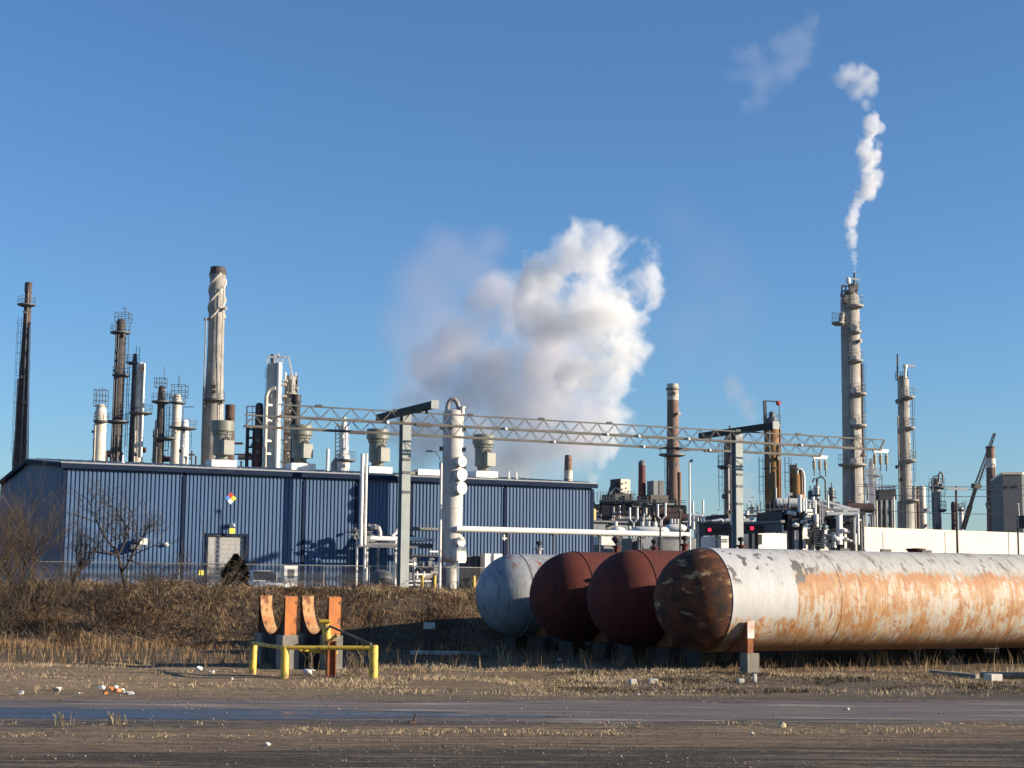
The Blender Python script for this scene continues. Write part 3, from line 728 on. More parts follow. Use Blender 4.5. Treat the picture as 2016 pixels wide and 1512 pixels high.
for x in (1657,1665,1672,1680,1687): mb.bar(at(x,588,Z),at(x,562,Z),.14)
for y in (563,572,581): mb.bar(at(1657,y,Z),at(1687,y,Z),.14)
T.part('head_gear', mb, pm('worn_head_gear',(.26,.17,.13),(.40,.37,.32),scale=1.5,lo=.45,hi=.5))
T.part('relief_stack', MB().tube(at(1681,592,Z-.5),at(1682,537,Z-.5),2.0*k,seg=12), dark)
T.part('davit', MB().bar(at(1676,549,Z-.8),at(1691,550,Z-.8),.2).lathe(at(1670,552,Z-.8),[(.1,-.5),(.3,-.3),(.3,.2),(.12,.4)],12).bar(at(1690,550,Z-.8),at(1692,555,Z-.8),.15), bright)
for y in (645,706,769,830,908): T.part('manway', MB().tube(at(1680,y,Z-19*k+.1),at(1680,y,Z-19*k-.35),.42,seg=16), cream)
T.part('riser_pipe', MB().tube(V((T.X-2*k,Z-20*k,zof(1671,910,Z))),V((T.X-2*k,Z-20*k,zof(1671,862,Z))),.13), mgrey)
T.part('riser_pipe', MB().tube(V((T.X+20.5*k,Z-3*k,PZ)),V((T.X+20.5*k,Z-3*k,zof(1694,716,Z))),2*k), brown)
T.part('side_pipe', MB().path([V((T.X+21*k,Z,zof(1694,960,Z))),V((T.X+26*k,Z,zof(1694,950,Z))),V((T.X+29*k,Z,zof(1694,962,Z))),V((T.X+29*k,Z,zof(1694,985,Z)))],2*k), greycol)
T = column('process_tower', 'second tall tower at right with right-hand balconies and a white L shaped davit', 'tower', 205, 1778,
  [(745,20),(750,22),(900,24),(985,25),(988,32),(1030,33)], greycol,
  [(782,1770,1798,greycol),(842,1777,1799,greycol),(906,1777,1801,greycol),(984,1778,1806,greycol)], [(1793,780,980),(1775,850,980,1)], cage=(1765,1785,733,746), group='tall towers on the right', seams=6)
k = mpp(205)
T.part('relief_stack', MB().tube(at(1767,750,204),at(1767,697,204),1.7*k,seg=10), dark)
T.part('davit', MB().tube(at(1782,745,204),at(1782,724,204),.16).lathe(at(1782,724,204),[(.1,-.4),(.32,.1),(.32,.35)],12).bar(at(1782,719,204),at(1801,721,204),.2,.3), bright)
for i,(x,lab) in enumerate(((1732,'leftmost dark vessel of the railed row left of the second tall tower'),(1742,'second dark vessel of the railed row left of the second tall tower'),(1753,'dark vessel closest to the second tall tower on its left'))):
    T = column('upright_vessel', lab, 'vessel', 212, x, [(975,9),(1035,9.5)], dgrey, group='row of dark upright vessels')
T = Thing('catwalk', V((at(1742,970,211).x,211,PZ)), 'dark railed catwalk on top of the row of upright vessels', 'catwalk')
mb = MB().bar(at(1724,975,210),at(1764,973,210),.3,1.4)
for x in range(1724,1766,7): mb.bar(at(x,975,209.5),at(x,959,209.5),.12)
for y in (959,967): mb.bar(at(1724,y,209.5),at(1764,y-1,209.5),.12)
T.part('deck', mb, dgrey)
T.part('posts', MB().tube((at(1725,975,211).x,211,PZ),(at(1725,975,211).x,211,zof(1725,975,211)),.14).tube((at(1759,975,209).x,209,PZ),(at(1759,975,209).x,209,zof(1759,978,209)),2.2*mpp(209)), cream)
T = column('white_silo', 'cream silo with a brown stripe immediately right of the second tall tower', 'silo', 216, 1800, [(960,13),(1035,14)], cream, group='pair of cream silos')
T = column('white_silo', 'bright cream rounded silo, right one of the pair', 'silo', 214, 1815, [(960,14),(1035,15)], cream, group='pair of cream silos')
T = column('thin_riser', 'brown pipe column standing between the two cream silos', 'pipe', 213, 1806.5, [(960,6),(1035,6)], brown)
T = column('process_column', 'slim column with curved overhead pipe and railed balconies left of the crossarm pole', 'column', 240, 1843,
  [(945,14),(950,15),(1035,16)], greycol, [(958,1830,1861),(1003,1843,1862)], [(1831,950,1035),(1856,965,1000)], group='small columns in the distance', seams=3)
k = mpp(240)
T.part('gooseneck', MB().path([(T.X+1*k,239,zof(1843,950,240)),(T.X+2*k,239,zof(1843,935,240)),(T.X+6*k,239,zof(1843,930,240)),(T.X+10*k,239,zof(1843,935,240)),(T.X+10*k,239,zof(1843,950,240))],.16,8).path([(T.X-11*k,239,PZ),(T.X-11*k,239,zof(1843,947,240)),(T.X-8*k,239,zof(1843,939,240)),(T.X-1*k,239,zof(1843,938,240))],1.5*k,8), mgrey)
T = column('distant_column', 'faint brown column with a round head just left of the wooden crossarm pole', 'column', 330, 1877, [(990,9),(1038,10)], brown, [(1004,1872,1888)], group='small columns in the distance')
T = column('distant_column', 'pale column with railed head just right of the wooden crossarm pole', 'column', 325, 1892, [(1000,8),(1042,9)], cream, [(1003,1885,1900)], [(1898,985,1010)], group='small columns in the distance')
T = column('distant_column', 'hazy column with a bulb and side platform behind the low steam right of the tallest tower', 'column', 300, 1716, [(905,10),(930,14),(1040,15)], greycol, [(935,1706,1734)], [(1733,935,1000)], group='small columns in the distance')
# utility pole
T = Thing('utility_pole', V((at(1884,1040,150).x,150,PZ)), 'brown pole carrying a white crossarm at right', 'pole')
T.part('pole', MB().tube(T.loc,V((T.loc.x,150,zof(1884,957,150))),.12,.10), brown)
T.part('crossarm', MB().bar(at(1865,961.5,149.8),at(1904,963.5,149.8),.2,.24), bright)
# crane
T = Thing('mobile_crane', V((at(1897,1045,300).x,300,PZ)), 'dark mobile crane with its lattice jib passing behind the striped stack', 'crane')
a = at(1896,1042,300); b2 = at(1922,957,300); c = at(1958,853,300)
T.part('boom', MB().bar(a,a.lerp(b2,.55),.65,.8).bar(a.lerp(b2,.5),b2,.5,.6), black)
mb = MB(); d = (c-b2)
n = 26; off = [V((x,y,0)) for x in (-.35,.35) for y in (-.35,.35)]
for o_ in off: mb.bar(b2+o_, c+o_*.5, .12)
for i in range(n):
    t0, t1 = i/n, (i+1)/n
    for j,(o1,o2) in enumerate(((0,2),(1,3),(0,1),(2,3))):
        s0 = 1-.5*t0; s1 = 1-.5*t1
        mb.bar(b2+d*t0+off[o1 if i%2 else o2]*s0, b2+d*t1+off[o2 if i%2 else o1]*s1, .08)
T.part('jib', mb, dgrey)
T.part('joint', MB().box(b2,1.4,1.2,.9,.3), dark)
T.part('cab', MB().box((a.x-.5,300,PZ+2.2),6,3,2.5).box((a.x+2,300,PZ+.8),11,2.8,1.2), dark)
T.part('hoist_line', MB().tube(c,b2+V((1.2,0,1)),.04,seg=4), dgrey)
Z = 260; k = mpp(Z)
T = column('banded_stack', 'brown stack with a pale band near its top in front of the crane', 'stack', Z, 1949.5, [(880,17),(905,17.5),(1045,21)], brick, dome=False, group='stacks', seams=6)
T.part('pale_band', MB().lathe((T.X,Z,0),[(8*k,zof(1949,921,Z)),(9.2*k,zof(1949,921,Z)),(9.1*k,zof(1949,903,Z)),(8*k,zof(1949,903,Z))],28), cream)
T.part('rim', MB().lathe((T.X,Z,0),[(8*k,zof(1949,882,Z)),(9.1*k,zof(1949,882,Z)),(9.1*k,zof(1949,879,Z)),(8*k,zof(1949,879,Z))],28), dbrown)
T = Thing('slab_building', V((at(1996,1045,230).x,230,PZ)), 'plain grey slab building at the right edge', 'building')
a = at(1977,1045,230); b2 = at(2014.5,1045,230); c = at(2060,1045,245); zt = zof(1977,934,230)
T.part('walls', MB().prism([(a.x,230,PZ),(b2.x,230,PZ),(c.x,242,PZ),(a.x+3,246,PZ)],(0,0,zt-PZ)), slabm)
T.part('roof_edge', MB().prism([(a.x-.1,229.9,zt),(b2.x+.1,229.9,zt),(c.x,242,zt),(a.x+3,246,zt)],(0,0,.35)), cream)
T.part('vents', MB().box(at(1984,958,229.95),.4,.1,.4).box(at(2000,957,229.95),.4,.1,.4), dark)
# long white wall
Zw = 150
T = Thing('white_wall', V((at(1850,1080,Zw).x,Zw,PZ)), 'long low white wall running behind the rusty tank to the right edge', 'wall')
P0 = at(1480,1060,Zw)
pts = [onplane(px,py,P0,V((.576,-.817,0))) for (px,py) in ((1488,1052),(1560,1046),(1562,1040),(1692,1037),(2200,1056))]
poly = [V((pts[0].x,pts[0].y,PZ-.2)),pts[0],pts[1],pts[2],pts[3],pts[4],V((pts[4].x,pts[4].y,PZ-.2))]
T.part('wall', MB().prism(poly,(-.3,.42,0)), whitewall)
mb = MB()
for px in (1738,1860,1985): p = onplane(px,1040,P0,V((.576,-.817,0))); mb.box((p.x,p.y-.02,(p.z+PZ)/2-.25),.05,.06,p.z-PZ-.3)
T.part('joints', mb, cream)
# power lines
for i,(y0,y1) in enumerate(((953,949),(957,956),(972,968),(1002,1007))):
    p = at(1690,y0,150); q = at(2150,y1,152); pts = [p.lerp(q,t/20)-UZ*.35*(1-(2*t/20-1)**2) for t in range(21)]
    o = MB().path(pts,.028,4).build('power_line',dgrey,None,p)
    tag(o,['topmost overhead wire crossing behind the pole at right','upper overhead wire just above the white crossarm','third overhead wire below the white crossarm','lowest overhead wire above the white wall at right'][i],'wire','overhead wires')

# more fine plant beyond the canopies and along the roof line
def small_plant(x0, x1, ybase, ytop, Z, n, seed, label, mats):
    T = Thing('pipe_skid', V((at((x0+x1)/2, ybase, Z).x, Z, PZ)), label, 'pipework', 'fine pipework in the distance'); rs = random.Random(seed); k = mpp(Z)
    for i in range(n):
        x = rs.uniform(x0, x1); y = rs.uniform(ytop, ybase); p = at(x, y, Z+rs.uniform(0, 6)); q = rs.random()
        if q < .4: T.part('riser_pipe', MB().tube(V((p.x,p.y,PZ)), p, rs.uniform(.08,.2), seg=7), rs.choice(mats))
        elif q < .75:
            L = rs.uniform(4, 22)*k; T.part('pipe', MB().tube(p-V((L/2,0,0)), p+V((L/2,0,0)), rs.uniform(.07,.18), seg=7), rs.choice(mats))
        elif q < .88: T.part('platform', MB().box(p, rs.uniform(5,12)*k, 1.5, .15).bar(p+V((-3*k,-.7,1.0)), p+V((3*k,-.7,1.0)), .06), dgrey)
        else: T.part('exchanger', MB().lathe(p, [(.1,-1.3),(.45,-1.2),(.45,1.2),(.1,1.3)], 12, 'x'), rs.choice(mats))
    return T
small_plant(1168,1345,1030,992,158,46,51,'tangle of brown and grey pipes in front of the dark pipe rack',(brown,mgrey,dbrown,greycol,cream))
small_plant(1352,1460,1035,1012,140,26,52,'fine grey pipework behind the left canopy',(mgrey,dgrey,white))
small_plant(1462,1600,1020,990,150,30,53,'fine dark pipework behind the right canopy and orange drum',(mgrey,dgrey,brown,white))
small_plant(1600,1700,1040,985,150,34,54,'mixed pipework at the foot of the tallest tower',(mgrey,dgrey,brown,cream))
small_plant(180,300,905,885,262,16,55,'low pipework above the roof between the left columns',(mgrey,dgrey,brown))
small_plant(300,410,910,885,262,16,56,'low pipework above the roof left of the spiral chimney',(mgrey,dgrey,brown))
small_plant(465,600,915,865,240,24,57,'fine pipework woven through the white cluster',(mgrey,dbrown,cream,redst))
small_plant(1700,1765,1035,1000,225,12,58,'pipework at the feet of the dark upright vessels',(mgrey,dgrey,brown))
# ---------------------------------------------------------------- blue building
W0 = at(128, 912, 85); EAVE = W0.z; W0 = V((W0.x, 85, 0))
def wp(px, py, off=0.):                  # point on the long wall (off = metres in front of it)
    return onplane(px, py, W0+NX*off, NX)
def ws(px, off=0.):
    return (wp(px, 1000, off)-W0-NX*off).dot(AX)
def wq(s_, z, off=0.): return W0+AX*s_+NX*off+UZ*z
BL = ws(1165); DEP = 21.0; RIDGE = .85
T = Thing('blue_building', W0+AX*BL/2-NX*DEP/2+UZ*PZ, 'long corrugated blue metal building with a grey roll-up door', 'building')
seam = [0]+[ws(x) for x in (360,597,700,808,993)]+[BL]
d0, d1 = ws(411), ws(484.5); dz = wp(450,1055).z
def corr(mb, P, A, Nn, L, z0, z1, pitch=.218, dep=.05, top=None):
    """trapezoid-ribbed sheet from P along A, z0..z1 (or top(s))"""
    n = max(1, int(round(L/pitch))); vs = []; fs = []
    for i in range(n):
        for f, dd in ((0,0),(.30,0),(.42,dep),(.88,dep)):
            s_ = (i+f)*L/n; vs.append((s_, dd))
    vs.append((L, 0)); pts = []
    for s_, dd in vs:
        zt = top(s_) if top else z1
        pts += [P+A*s_+Nn*dd+UZ*z0, P+A*s_+Nn*dd+UZ*zt]
    mb._add(pts, [(2*i, 2*i+2, 2*i+3, 2*i+1) for i in range(len(vs)-1)])
mb = MB()
for a, b2 in zip(seam, seam[1:]):
    a += .06; b2 -= .06
    if a < d0 < b2:
        corr(mb, W0+AX*a, AX, NX, d0-.12-a, PZ-.3, EAVE)
        corr(mb, W0+AX*(d0-.12), AX, NX, d1-d0+.24, dz+.12, EAVE)
        corr(mb, W0+AX*(d1+.12), AX, NX, b2-d1-.12, PZ-.3, EAVE)
    else: corr(mb, W0+AX*a, AX, NX, b2-a, PZ-.3, EAVE)
wall = T.part('long_wall', mb, blueclad, smooth=0)
mb = MB(); zr = EAVE+RIDGE
corr(mb, W0-NX*DEP, NX, -AX, DEP, PZ-.3, 0, top=lambda s_: zr-abs(s_-DEP/2)/(DEP/2)*RIDGE-.02)
T.part('gable_wall', mb, blueclad, smooth=0)
mb = MB(); corr(mb, W0+AX*BL, -NX, AX, DEP, PZ-.3, 0, top=lambda s_: zr-abs(s_-DEP/2)/(DEP/2)*RIDGE-.02)
T.part('gable_wall', mb, blueclad, smooth=0)
# backing so no light leaks, roof slabs, trims
E1 = AX*.25; rf = MB()
for sgn in (0, 1):
    e0 = (W0+NX*.25 if sgn == 0 else W0-NX*(DEP+.25)); ridge = W0-NX*DEP/2
    dzz = RIDGE/(DEP/2)*.25
    p = [e0-E1+UZ*(EAVE-dzz), e0+AX*BL+E1+UZ*(EAVE-dzz), ridge+AX*BL+E1+UZ*zr, ridge-E1+UZ*zr]
    rf.prism([q+UZ*.02 for q in p], UZ*.07)
T.part('roof', rf, roofm, smooth=0)
mb = MB(); n = int(BL/.6)
for i in range(n):
    s_ = (i+.5)*BL/n
    mb.bar(W0+AX*s_+NX*.24+UZ*(EAVE+.10), W0-NX*DEP/2+AX*s_+UZ*(zr+.11), .04, .04)
T.part('roof_ribs', mb, roofm)
T.part('eave_trim', MB().bar(W0-E1+NX*.28+UZ*(EAVE-.13), W0+AX*BL+E1+NX*.28+UZ*(EAVE-.13), .08, .26)
       .bar(W0-AX*.28+NX*.2+UZ*(EAVE-.10), W0-NX*DEP/2-AX*.28+UZ*(zr-.10), .07, .22).bar(W0-AX*.28-NX*(DEP+.2)+UZ*(EAVE-.1), W0-NX*DEP/2-AX*.28+UZ*(zr-.1), .07, .22), bluetrim)
T.part('corner_trim', MB().obox(W0+UZ*(EAVE+PZ-.6)/2, AX, NX, UZ, .09, .09, (EAVE-PZ)/2).obox(W0+AX*BL+UZ*(EAVE+PZ-.6)/2, AX, NX, UZ, .09, .09, (EAVE-PZ)/2), bluetrim)
for s_ in seam[1:-1]:
    T.part('downpipe', MB().obox(W0+AX*s_+NX*.06+UZ*(EAVE+PZ-.6)/2, AX, NX, UZ, .06, .05, (EAVE-PZ)/2-.13), bluetrim)
    T.part('seam_panel', MB().obox(W0+AX*s_+NX*.0+UZ*(EAVE+PZ-.6)/2, AX, NX, UZ, .10, .02, (EAVE-PZ)/2), bluetrim)
D = T.part('door', (lambda mb: [mb.obox(W0+AX*(d0+d1)/2-NX*.10+UZ*(PZ+(dz-PZ)*(i+.5)/14), AX, NX, UZ, (d1-d0)/2, .03+.008*(i%2), (dz-PZ)/28-.006) for i in range(14)] and mb)(MB()), pm('door_grey',(.50,.49,.47),(.44,.43,.41),scale=.5))
T.part('door_frame', MB().obox(W0+AX*(d0-.06)+UZ*(PZ+dz)/2, AX, NX, UZ, .06, .12, (dz-PZ)/2).obox(W0+AX*(d1+.06)+UZ*(PZ+dz)/2, AX, NX, UZ, .06, .12, (dz-PZ)/2).obox(W0+AX*(d0+d1)/2+UZ*(dz+.06), AX, NX, UZ, (d1-d0)/2+.12, .12, .06), bluetrim)
# dark recess bay to the right of the door, louvre band lower right
# diamond sign
c = wp(454,981,.06); h = .235
T2 = Thing('hazard_sign', c, 'diamond hazard sign in red, blue, yellow and white high on the blue wall', 'sign')
T2.part('plate', MB().obox(c-NX*.01, (AX+UZ).normalized(), (UZ-AX).normalized(), NX, h, h, .01), bright)
for nm, dv, cc in (('red_quarter', UZ, (.55,.03,.03)), ('blue_quarter', -AX, (.06,.22,.6)), ('yellow_quarter', AX, (.75,.6,.05))):
    T2.part(nm, MB().obox(c+dv*h*.707+NX*.006, (AX+UZ).normalized(), (UZ-AX).normalized(), NX, h*.48, h*.48, .01), pm('sign_'+nm, cc, cc, bump=0))
T2 = Thing('wall_lamp', wp(456,1034,.05), 'white hooded lamp over a yellow plate above the roll-up door', 'lamp')
c = wp(457,1034,.25); T2.part('hood', MB().lathe(c,[(.05,-.12),(.16,-.08),(.15,.05),(.05,.12)],14), bright)
T2.part('arm', MB().bar(wp(453,1032,.02), c, .06), dark)
c = wp(457,1046,.07); T2.part('plate', MB().obox(c,AX,NX,UZ,.16,.015,.17), pm('sign_yellow',(.75,.68,.08),(.7,.62,.08)))
T2 = Thing('wall_unit', wp(277,1068,.05), 'pale duct hood on the blue wall behind the bare tree', 'vent hood')
c = wp(280,1066,.4); T2.part('hood', MB().obox(c,AX,NX,UZ,.2,.35,.17), white); T2.part('bracket', MB().obox(c-UZ*.3-AX*.35,AX,NX,UZ,.3,.3,.12), dgrey)
T2 = Thing('wall_lamp', wp(327,1072,.05), 'small round white lamp low on the blue wall left of the door', 'lamp')
c = wp(327,1072,.15); T2.part('globe', MB().ico(c,.16,2,(1,1,.7)), bright); T2.part('base', MB().obox(c-NX*.1,AX,NX,UZ,.08,.06,.08), dgrey)
# roof fans
def roofz(off): return EAVE+.10+RIDGE*off/(DEP/2)
def roof_fan(px, label, ang=0.):
    off = 2.2; P = wq(ws(px,-off), roofz(off), -off)
    T = Thing('roof_fan', P, label, 'exhaust fan', 'roof fans along the front eave of the blue building')
    T.part('curb', MB().obox(P+UZ*.17,AX,NX,UZ,.72,.62,.2), bright)
    T.part('body', MB().lathe(P,[(.50,.36),(.50,.42),(.34,.50),(.33,.62),(.50,.72),(.50,1.88),(.56,1.94),(.60,2.02)],28), greyg)
    T.part('wind_band', MB().lathe(P,[(.60,2.0),(.66,2.02),(.66,2.56),(.62,2.6),(.60,2.58),(.60,2.42),(.1,2.40)],32), greyg)
    T.part('collar', MB().lathe(P,[(.5,1.80),(.58,1.83),(.58,1.9),(.5,1.93)],28), greyg)
    dv = (NX*.95+AX*.25).normalized(); sd_ = V((-dv.y,dv.x,0))
    T.part('motor_box', MB().obox(P+dv*.62+UZ*1.07,sd_,dv,UZ,.32,.18,.40), greyg)
    T.part('drive_opening', MB().prism([P+dv*.42+sd_*(math.cos(t)*.2)+UZ*(1.50+math.sin(t)*.2) for t in [math.pi*i/8 for i in range(9)]]+[P+dv*.42-sd_*.2+UZ*1.40,P+dv*.42+sd_*.2+UZ*1.40], dv*.12), black)
    T.part('rod', MB().tube(P+dv*.56+UZ*1.68,P+dv*.60+UZ*1.95,.025,seg=6), dgrey)
    for s2 in (-1,1):
        q = P+sd_*.52*s2+UZ*1.85; T.part('bracket', MB().obox(q,sd_,dv,UZ,.05,.08,.1), greyg)
    return T
roof_fan(433,'grey green roof fan farthest left, in front of the white chimney foot')
roof_fan(589,'grey green roof fan in front of the black stack')
roof_fan(741,'grey green roof fan left of the galvanised post')
roof_fan(950,'grey green roof fan right of the tall grey vessel')
P = wq(ws(845,-2),roofz(2),-2)
T2 = Thing('roof_curb', P, 'low white capped roof curb between post and tall grey vessel', 'roof vent')
T2.part('box', MB().obox(P+UZ*.16,AX,NX,UZ,.95,.5,.17), bright); T2.part('cap', MB().obox(P-AX*1.2+UZ*.08,AX,NX,UZ,.3,.4,.09), greyg)
for px, lab in ((1001,'small roof stub pipe right of the fourth fan'),(1016,'second small roof stub pipe right of the fourth fan'),(238,'tiny white roof stub below the tallest dark column')):
    P = wq(ws(px,-1.5),roofz(1.5),-1.5); T2 = Thing('roof_stub', P, lab, 'roof vent')
    T2.part('pipe', MB().tube(P-UZ*.1,P+UZ*.45,.05,seg=8).lathe(P,[(.12,-.06),(.12,.05),(.06,.07)],10), bright)

# ---------------------------------------------------------------- gantry trusses on two posts
GB = at(548, 820, 70); ZB = GB.z; ZT = at(548,796.5,70).z
def gx(px, base):                        # metres along AX from base for a pixel column
    return (onplane(px, 900, base, NX)-base).dot(AX)
galvt = pm('weathered_lattice',(.15,.145,.135),(.09,.08,.072),rough=.7,scale=.8)
def truss(base, x1, label, lights, blocks):
    L1 = gx(x1, base); T = Thing('lattice_girder', base+AX*L1/2-UZ*0, label, 'girder', 'lattice girders on the two galvanised posts')
    h = ZT-ZB; bw = .16
    bt = [base+NX*bw, base-NX*bw]; mb = MB()
    for b_ in bt: mb.bar(b_, b_+AX*(L1-.3), .06, .09)
    T.part('bottom_chord', mb, galvt)
    T.part('top_chord', MB().bar(base+UZ*h, base+UZ*h+AX*L1, .06, .065), galvt)
    n = int(L1/.95); wb = MB()
    for i in range(n):
        s0 = (L1-.4)*i/n; s1 = (L1-.4)*(i+1)/n; sm = (s0+s1)/2
        for b_ in bt:
            wb.bar(b_+AX*s0, base+AX*sm+UZ*h, .022); wb.bar(base+AX*sm+UZ*h, b_+AX*s1, .022)
        if i % 3 == 0: wb.bar(bt[0]+AX*s0, bt[1]+AX*s0, .03)
    wb.bar(base+AX*(L1-.3), base+AX*L1+UZ*h, .07)
    T.part('web', wb, galvt)
    for px in lights:
        p = base+AX*gx(px,base)+NX*(bw+.09)-UZ*.02
        l = T.part('floodlight', MB().lathe(p,[(.04,-.08),(.085,-.05),(.085,.05),(.04,.08)],12), bright)
    for px in blocks:
        p = base+AX*gx(px,base)+NX*(bw+.05)-UZ*.06
        T.part('junction_box', MB().obox(p,AX,NX,UZ,.4,.05,.07), dark)
    for i in range(9):
        p = base+AX*(L1*(i+.5)/9)+UZ*(h+.05); T.part('clamp', MB().obox(p,AX,NX,UZ,.14,.05,.05), dark)
    return T, L1
TB, LB = truss(GB, 1742, 'nearer lattice girder whose top line runs highest across the picture', (757,990,1190,1252,1350,1572), (830,))
GA = GB-NX*5.0
TA, LA = truss(GA, 1622, 'farther lattice girder whose lower chord runs lowest across the picture', (1086,1262,1392), (700,1340,1395))
def insul(base, L, h, label):
    P = base+AX*(L-.35); T = Thing('insulator_set', P-UZ*.9, label, 'insulators', 'insulator sets at the right ends of the girders')
    T.part('bracket', MB().prism([P-AX*.55+UZ*.02,P+AX*.55+UZ*.02,P+AX*.45-UZ*.16,P-AX*.42-UZ*.16],NX*.12), bright)
    for d in (-.36,.02,.40):
        q = P+AX*d+NX*.06-UZ*.16
        i = T.part('insulator', MB().lathe(q,[(.02,-.66),(.05,-.62),(.10,-.52),(.06,-.49),(.11,-.42),(.06,-.38),(.11,-.31),(.06,-.27),(.11,-.2),(.05,-.1),(.04,0)][::-1],14), pm('insulator_glaze',(.55,.5,.38),(.3,.25,.18),rough=.3))
        T.part('rod', MB().tube(q-UZ*.62,q-UZ*.95,.025,seg=6), dark)
insul(GB, LB, 0, 'three hanging insulators at the far right tip of the upper girder')
insul(GA, LA, 0, 'three hanging insulators under the end of the lower girder')
def gpost(px, pyt, label, ang_up=0):
    mid = (GB+GA)/2; s_ = gx(px, mid); P = mid+AX*s_; P.z = gz(P.x,P.y)-.2
    T = Thing('gantry_post', P, label, 'post', 'galvanised posts carrying the lattice girders')
    zt = ZT+.15; w2 = .21
    mb = MB()                            # H-section
    mb.obox(V((P.x,P.y,(P.z+zt)/2))+NX*.19,AX,NX,UZ,w2,.03,(zt-P.z)/2).obox(V((P.x,P.y,(P.z+zt)/2))-NX*.19,AX,NX,UZ,w2,.03,(zt-P.z)/2)
    mb.obox(V((P.x,P.y,(P.z+zt)/2)),AX,NX,UZ,.05,.16,(zt-P.z)/2)
    T.part('column', mb, galv)
    T.part('band_plate', (lambda m: [m.obox(V((P.x,P.y,z))+NX*.235,AX,NX,UZ,w2*.9,.014,.06) for z in (zt-2.1,zt-2.7,zt-3.6)] and m)(MB()), dgrey)
    q = V((P.x,P.y,zt+.16))
    T.part('crossarm', MB().obox(q,NX,AX,UZ,3.4,.16,.15), black)
    T.part('arm_cap', MB().obox(q+NX*3.43,NX,AX,UZ,.03,.18,.19), galv)
    T.part('gusset', MB().prism([q-UZ*.2+AX*.25-NX*.1,q-UZ*.2-AX*.25-NX*.1,V((P.x,P.y,zt-.55))-AX*.12-NX*.1,V((P.x,P.y,zt-.55))+AX*.12-NX*.1],NX*.2), dark)
    for sg in (-1,1):                    # hangers down to the girders
        T.part('hanger', MB().bar(q+NX*2.5*sg-UZ*.15, q+NX*2.5*sg-UZ*.34, .12), dark)
    return T
gpost(797,820,'left galvanised steel post carrying a long dark crossarm')
gpost(1451,865,'right galvanised steel post behind the rusty tank, carrying a dark crossarm')

# ---------------------------------------------------------------- tall grey vessel in front of the blue wall
off = 2.7
P = onplane(890,1000,W0+NX*off,NX); Zt = P.y; k = mpp(Zt)
T = Thing('tall_vessel', V((P.x,P.y,PZ)), 'tall grey cylindrical vessel with round white manways and a bent pipe on top', 'vessel')
c = V((P.x,P.y,0)); r = 20.5*k; zt = zof(890,812,Zt); zb = zof(890,1104,Zt)
vmat = pm('vessel_grey',(.58,.55,.51),(.44,.41,.38),rough=.7,scale=.6,stretch=(1,1,.5),c3=(.26,.17,.13),lo3=.58,hi3=.7)
T.part('shell', MB().lathe(c,[(r*.5,zb-.1),(r*.98,zb+.12),(r,zb+.3),(r,zt-.15),(r*.9,zt+.08),(r*.4,zt+.2)],40), vmat)
T.part('skirt', MB().lathe(c,[(r*.8,PZ-.2),(r*.8,PZ),(r*.55,PZ+.3),(r*.5,zb)],28), vmat)
mb = MB()
for y in (842,900,973,1000,1041): z = zof(890,y,Zt); mb.lathe(c,[(r-.05,z-.05),(r+.025,z-.03),(r+.025,z+.03),(r-.05,z+.05)],40)
T.part('seam_rings', mb, vmat)
xx = c.x; zz = zof(888,812,Zt)
T.part('bent_pipe', MB().path([(xx-.32,Zt,zz-.1),(xx-.34,Zt,zz+.25),(xx-.28,Zt,zz+.55),(xx-.12,Zt,zz+.75),(xx+.06,Zt,zz+.75),(xx+.22,Zt,zz+.55),(xx+.30,Zt,zz+.3),(xx+.32,Zt,zz-.1)],.13,14), pm('bent_pipe_brown',(.34,.27,.24),(.5,.46,.42),scale=1,lo=.4,hi=.6))
T.part('nozzle', MB().tube((xx+.5,Zt-.2,zt-.1),(xx+.5,Zt-.2,zt+.28),.14,seg=14).tube((xx+.5,Zt-.2,zt+.24),(xx+.5,Zt-.2,zt+.32),.2,seg=14), white)
dv = (NX*.97+AX*.25).normalized()
for (y,rad_) in ((910,.31),(936,.36),(962,.36),(1067,.29)):
    z = zof(893,y,Zt); q = V((c.x,c.y,z))+dv*r*.9
    mw = T.part('manway', MB().tube(q,q+dv*.28,rad_*.85,seg=24).tube(q+dv*.28,q+dv*.36,rad_,seg=24), white)
z = zof(893,1092,Zt); q = V((c.x,c.y,z))+dv*r*.8
T.part('manway', MB().obox(q+dv*.25,V((-dv.y,dv.x,0)),dv,UZ,.34,.2,.36).obox(q+dv*.28,V((-dv.y,dv.x,0)),dv,UZ,.26,.2,.46), white)
for (y,sx) in ((845,1),(843,-1),(884,-1),(885,1),(917,-1),(918,1)):
    q = V((c.x+sx*r*.98,c.y-.15,zof(890,y,Zt))); T.part('nozzle', MB().tube(q,q+V((sx*.16,0,0)),.11,seg=12).tube(q+V((sx*.12,0,0)),q+V((sx*.17,0,0)),.17,seg=12), dgrey)
T.part('nozzle', MB().tube(V((c.x-.1,c.y-r*.9,zof(890,842,Zt))),V((c.x-.12,c.y-r-.35,zof(890,842,Zt))),.15,seg=14), dbrown)
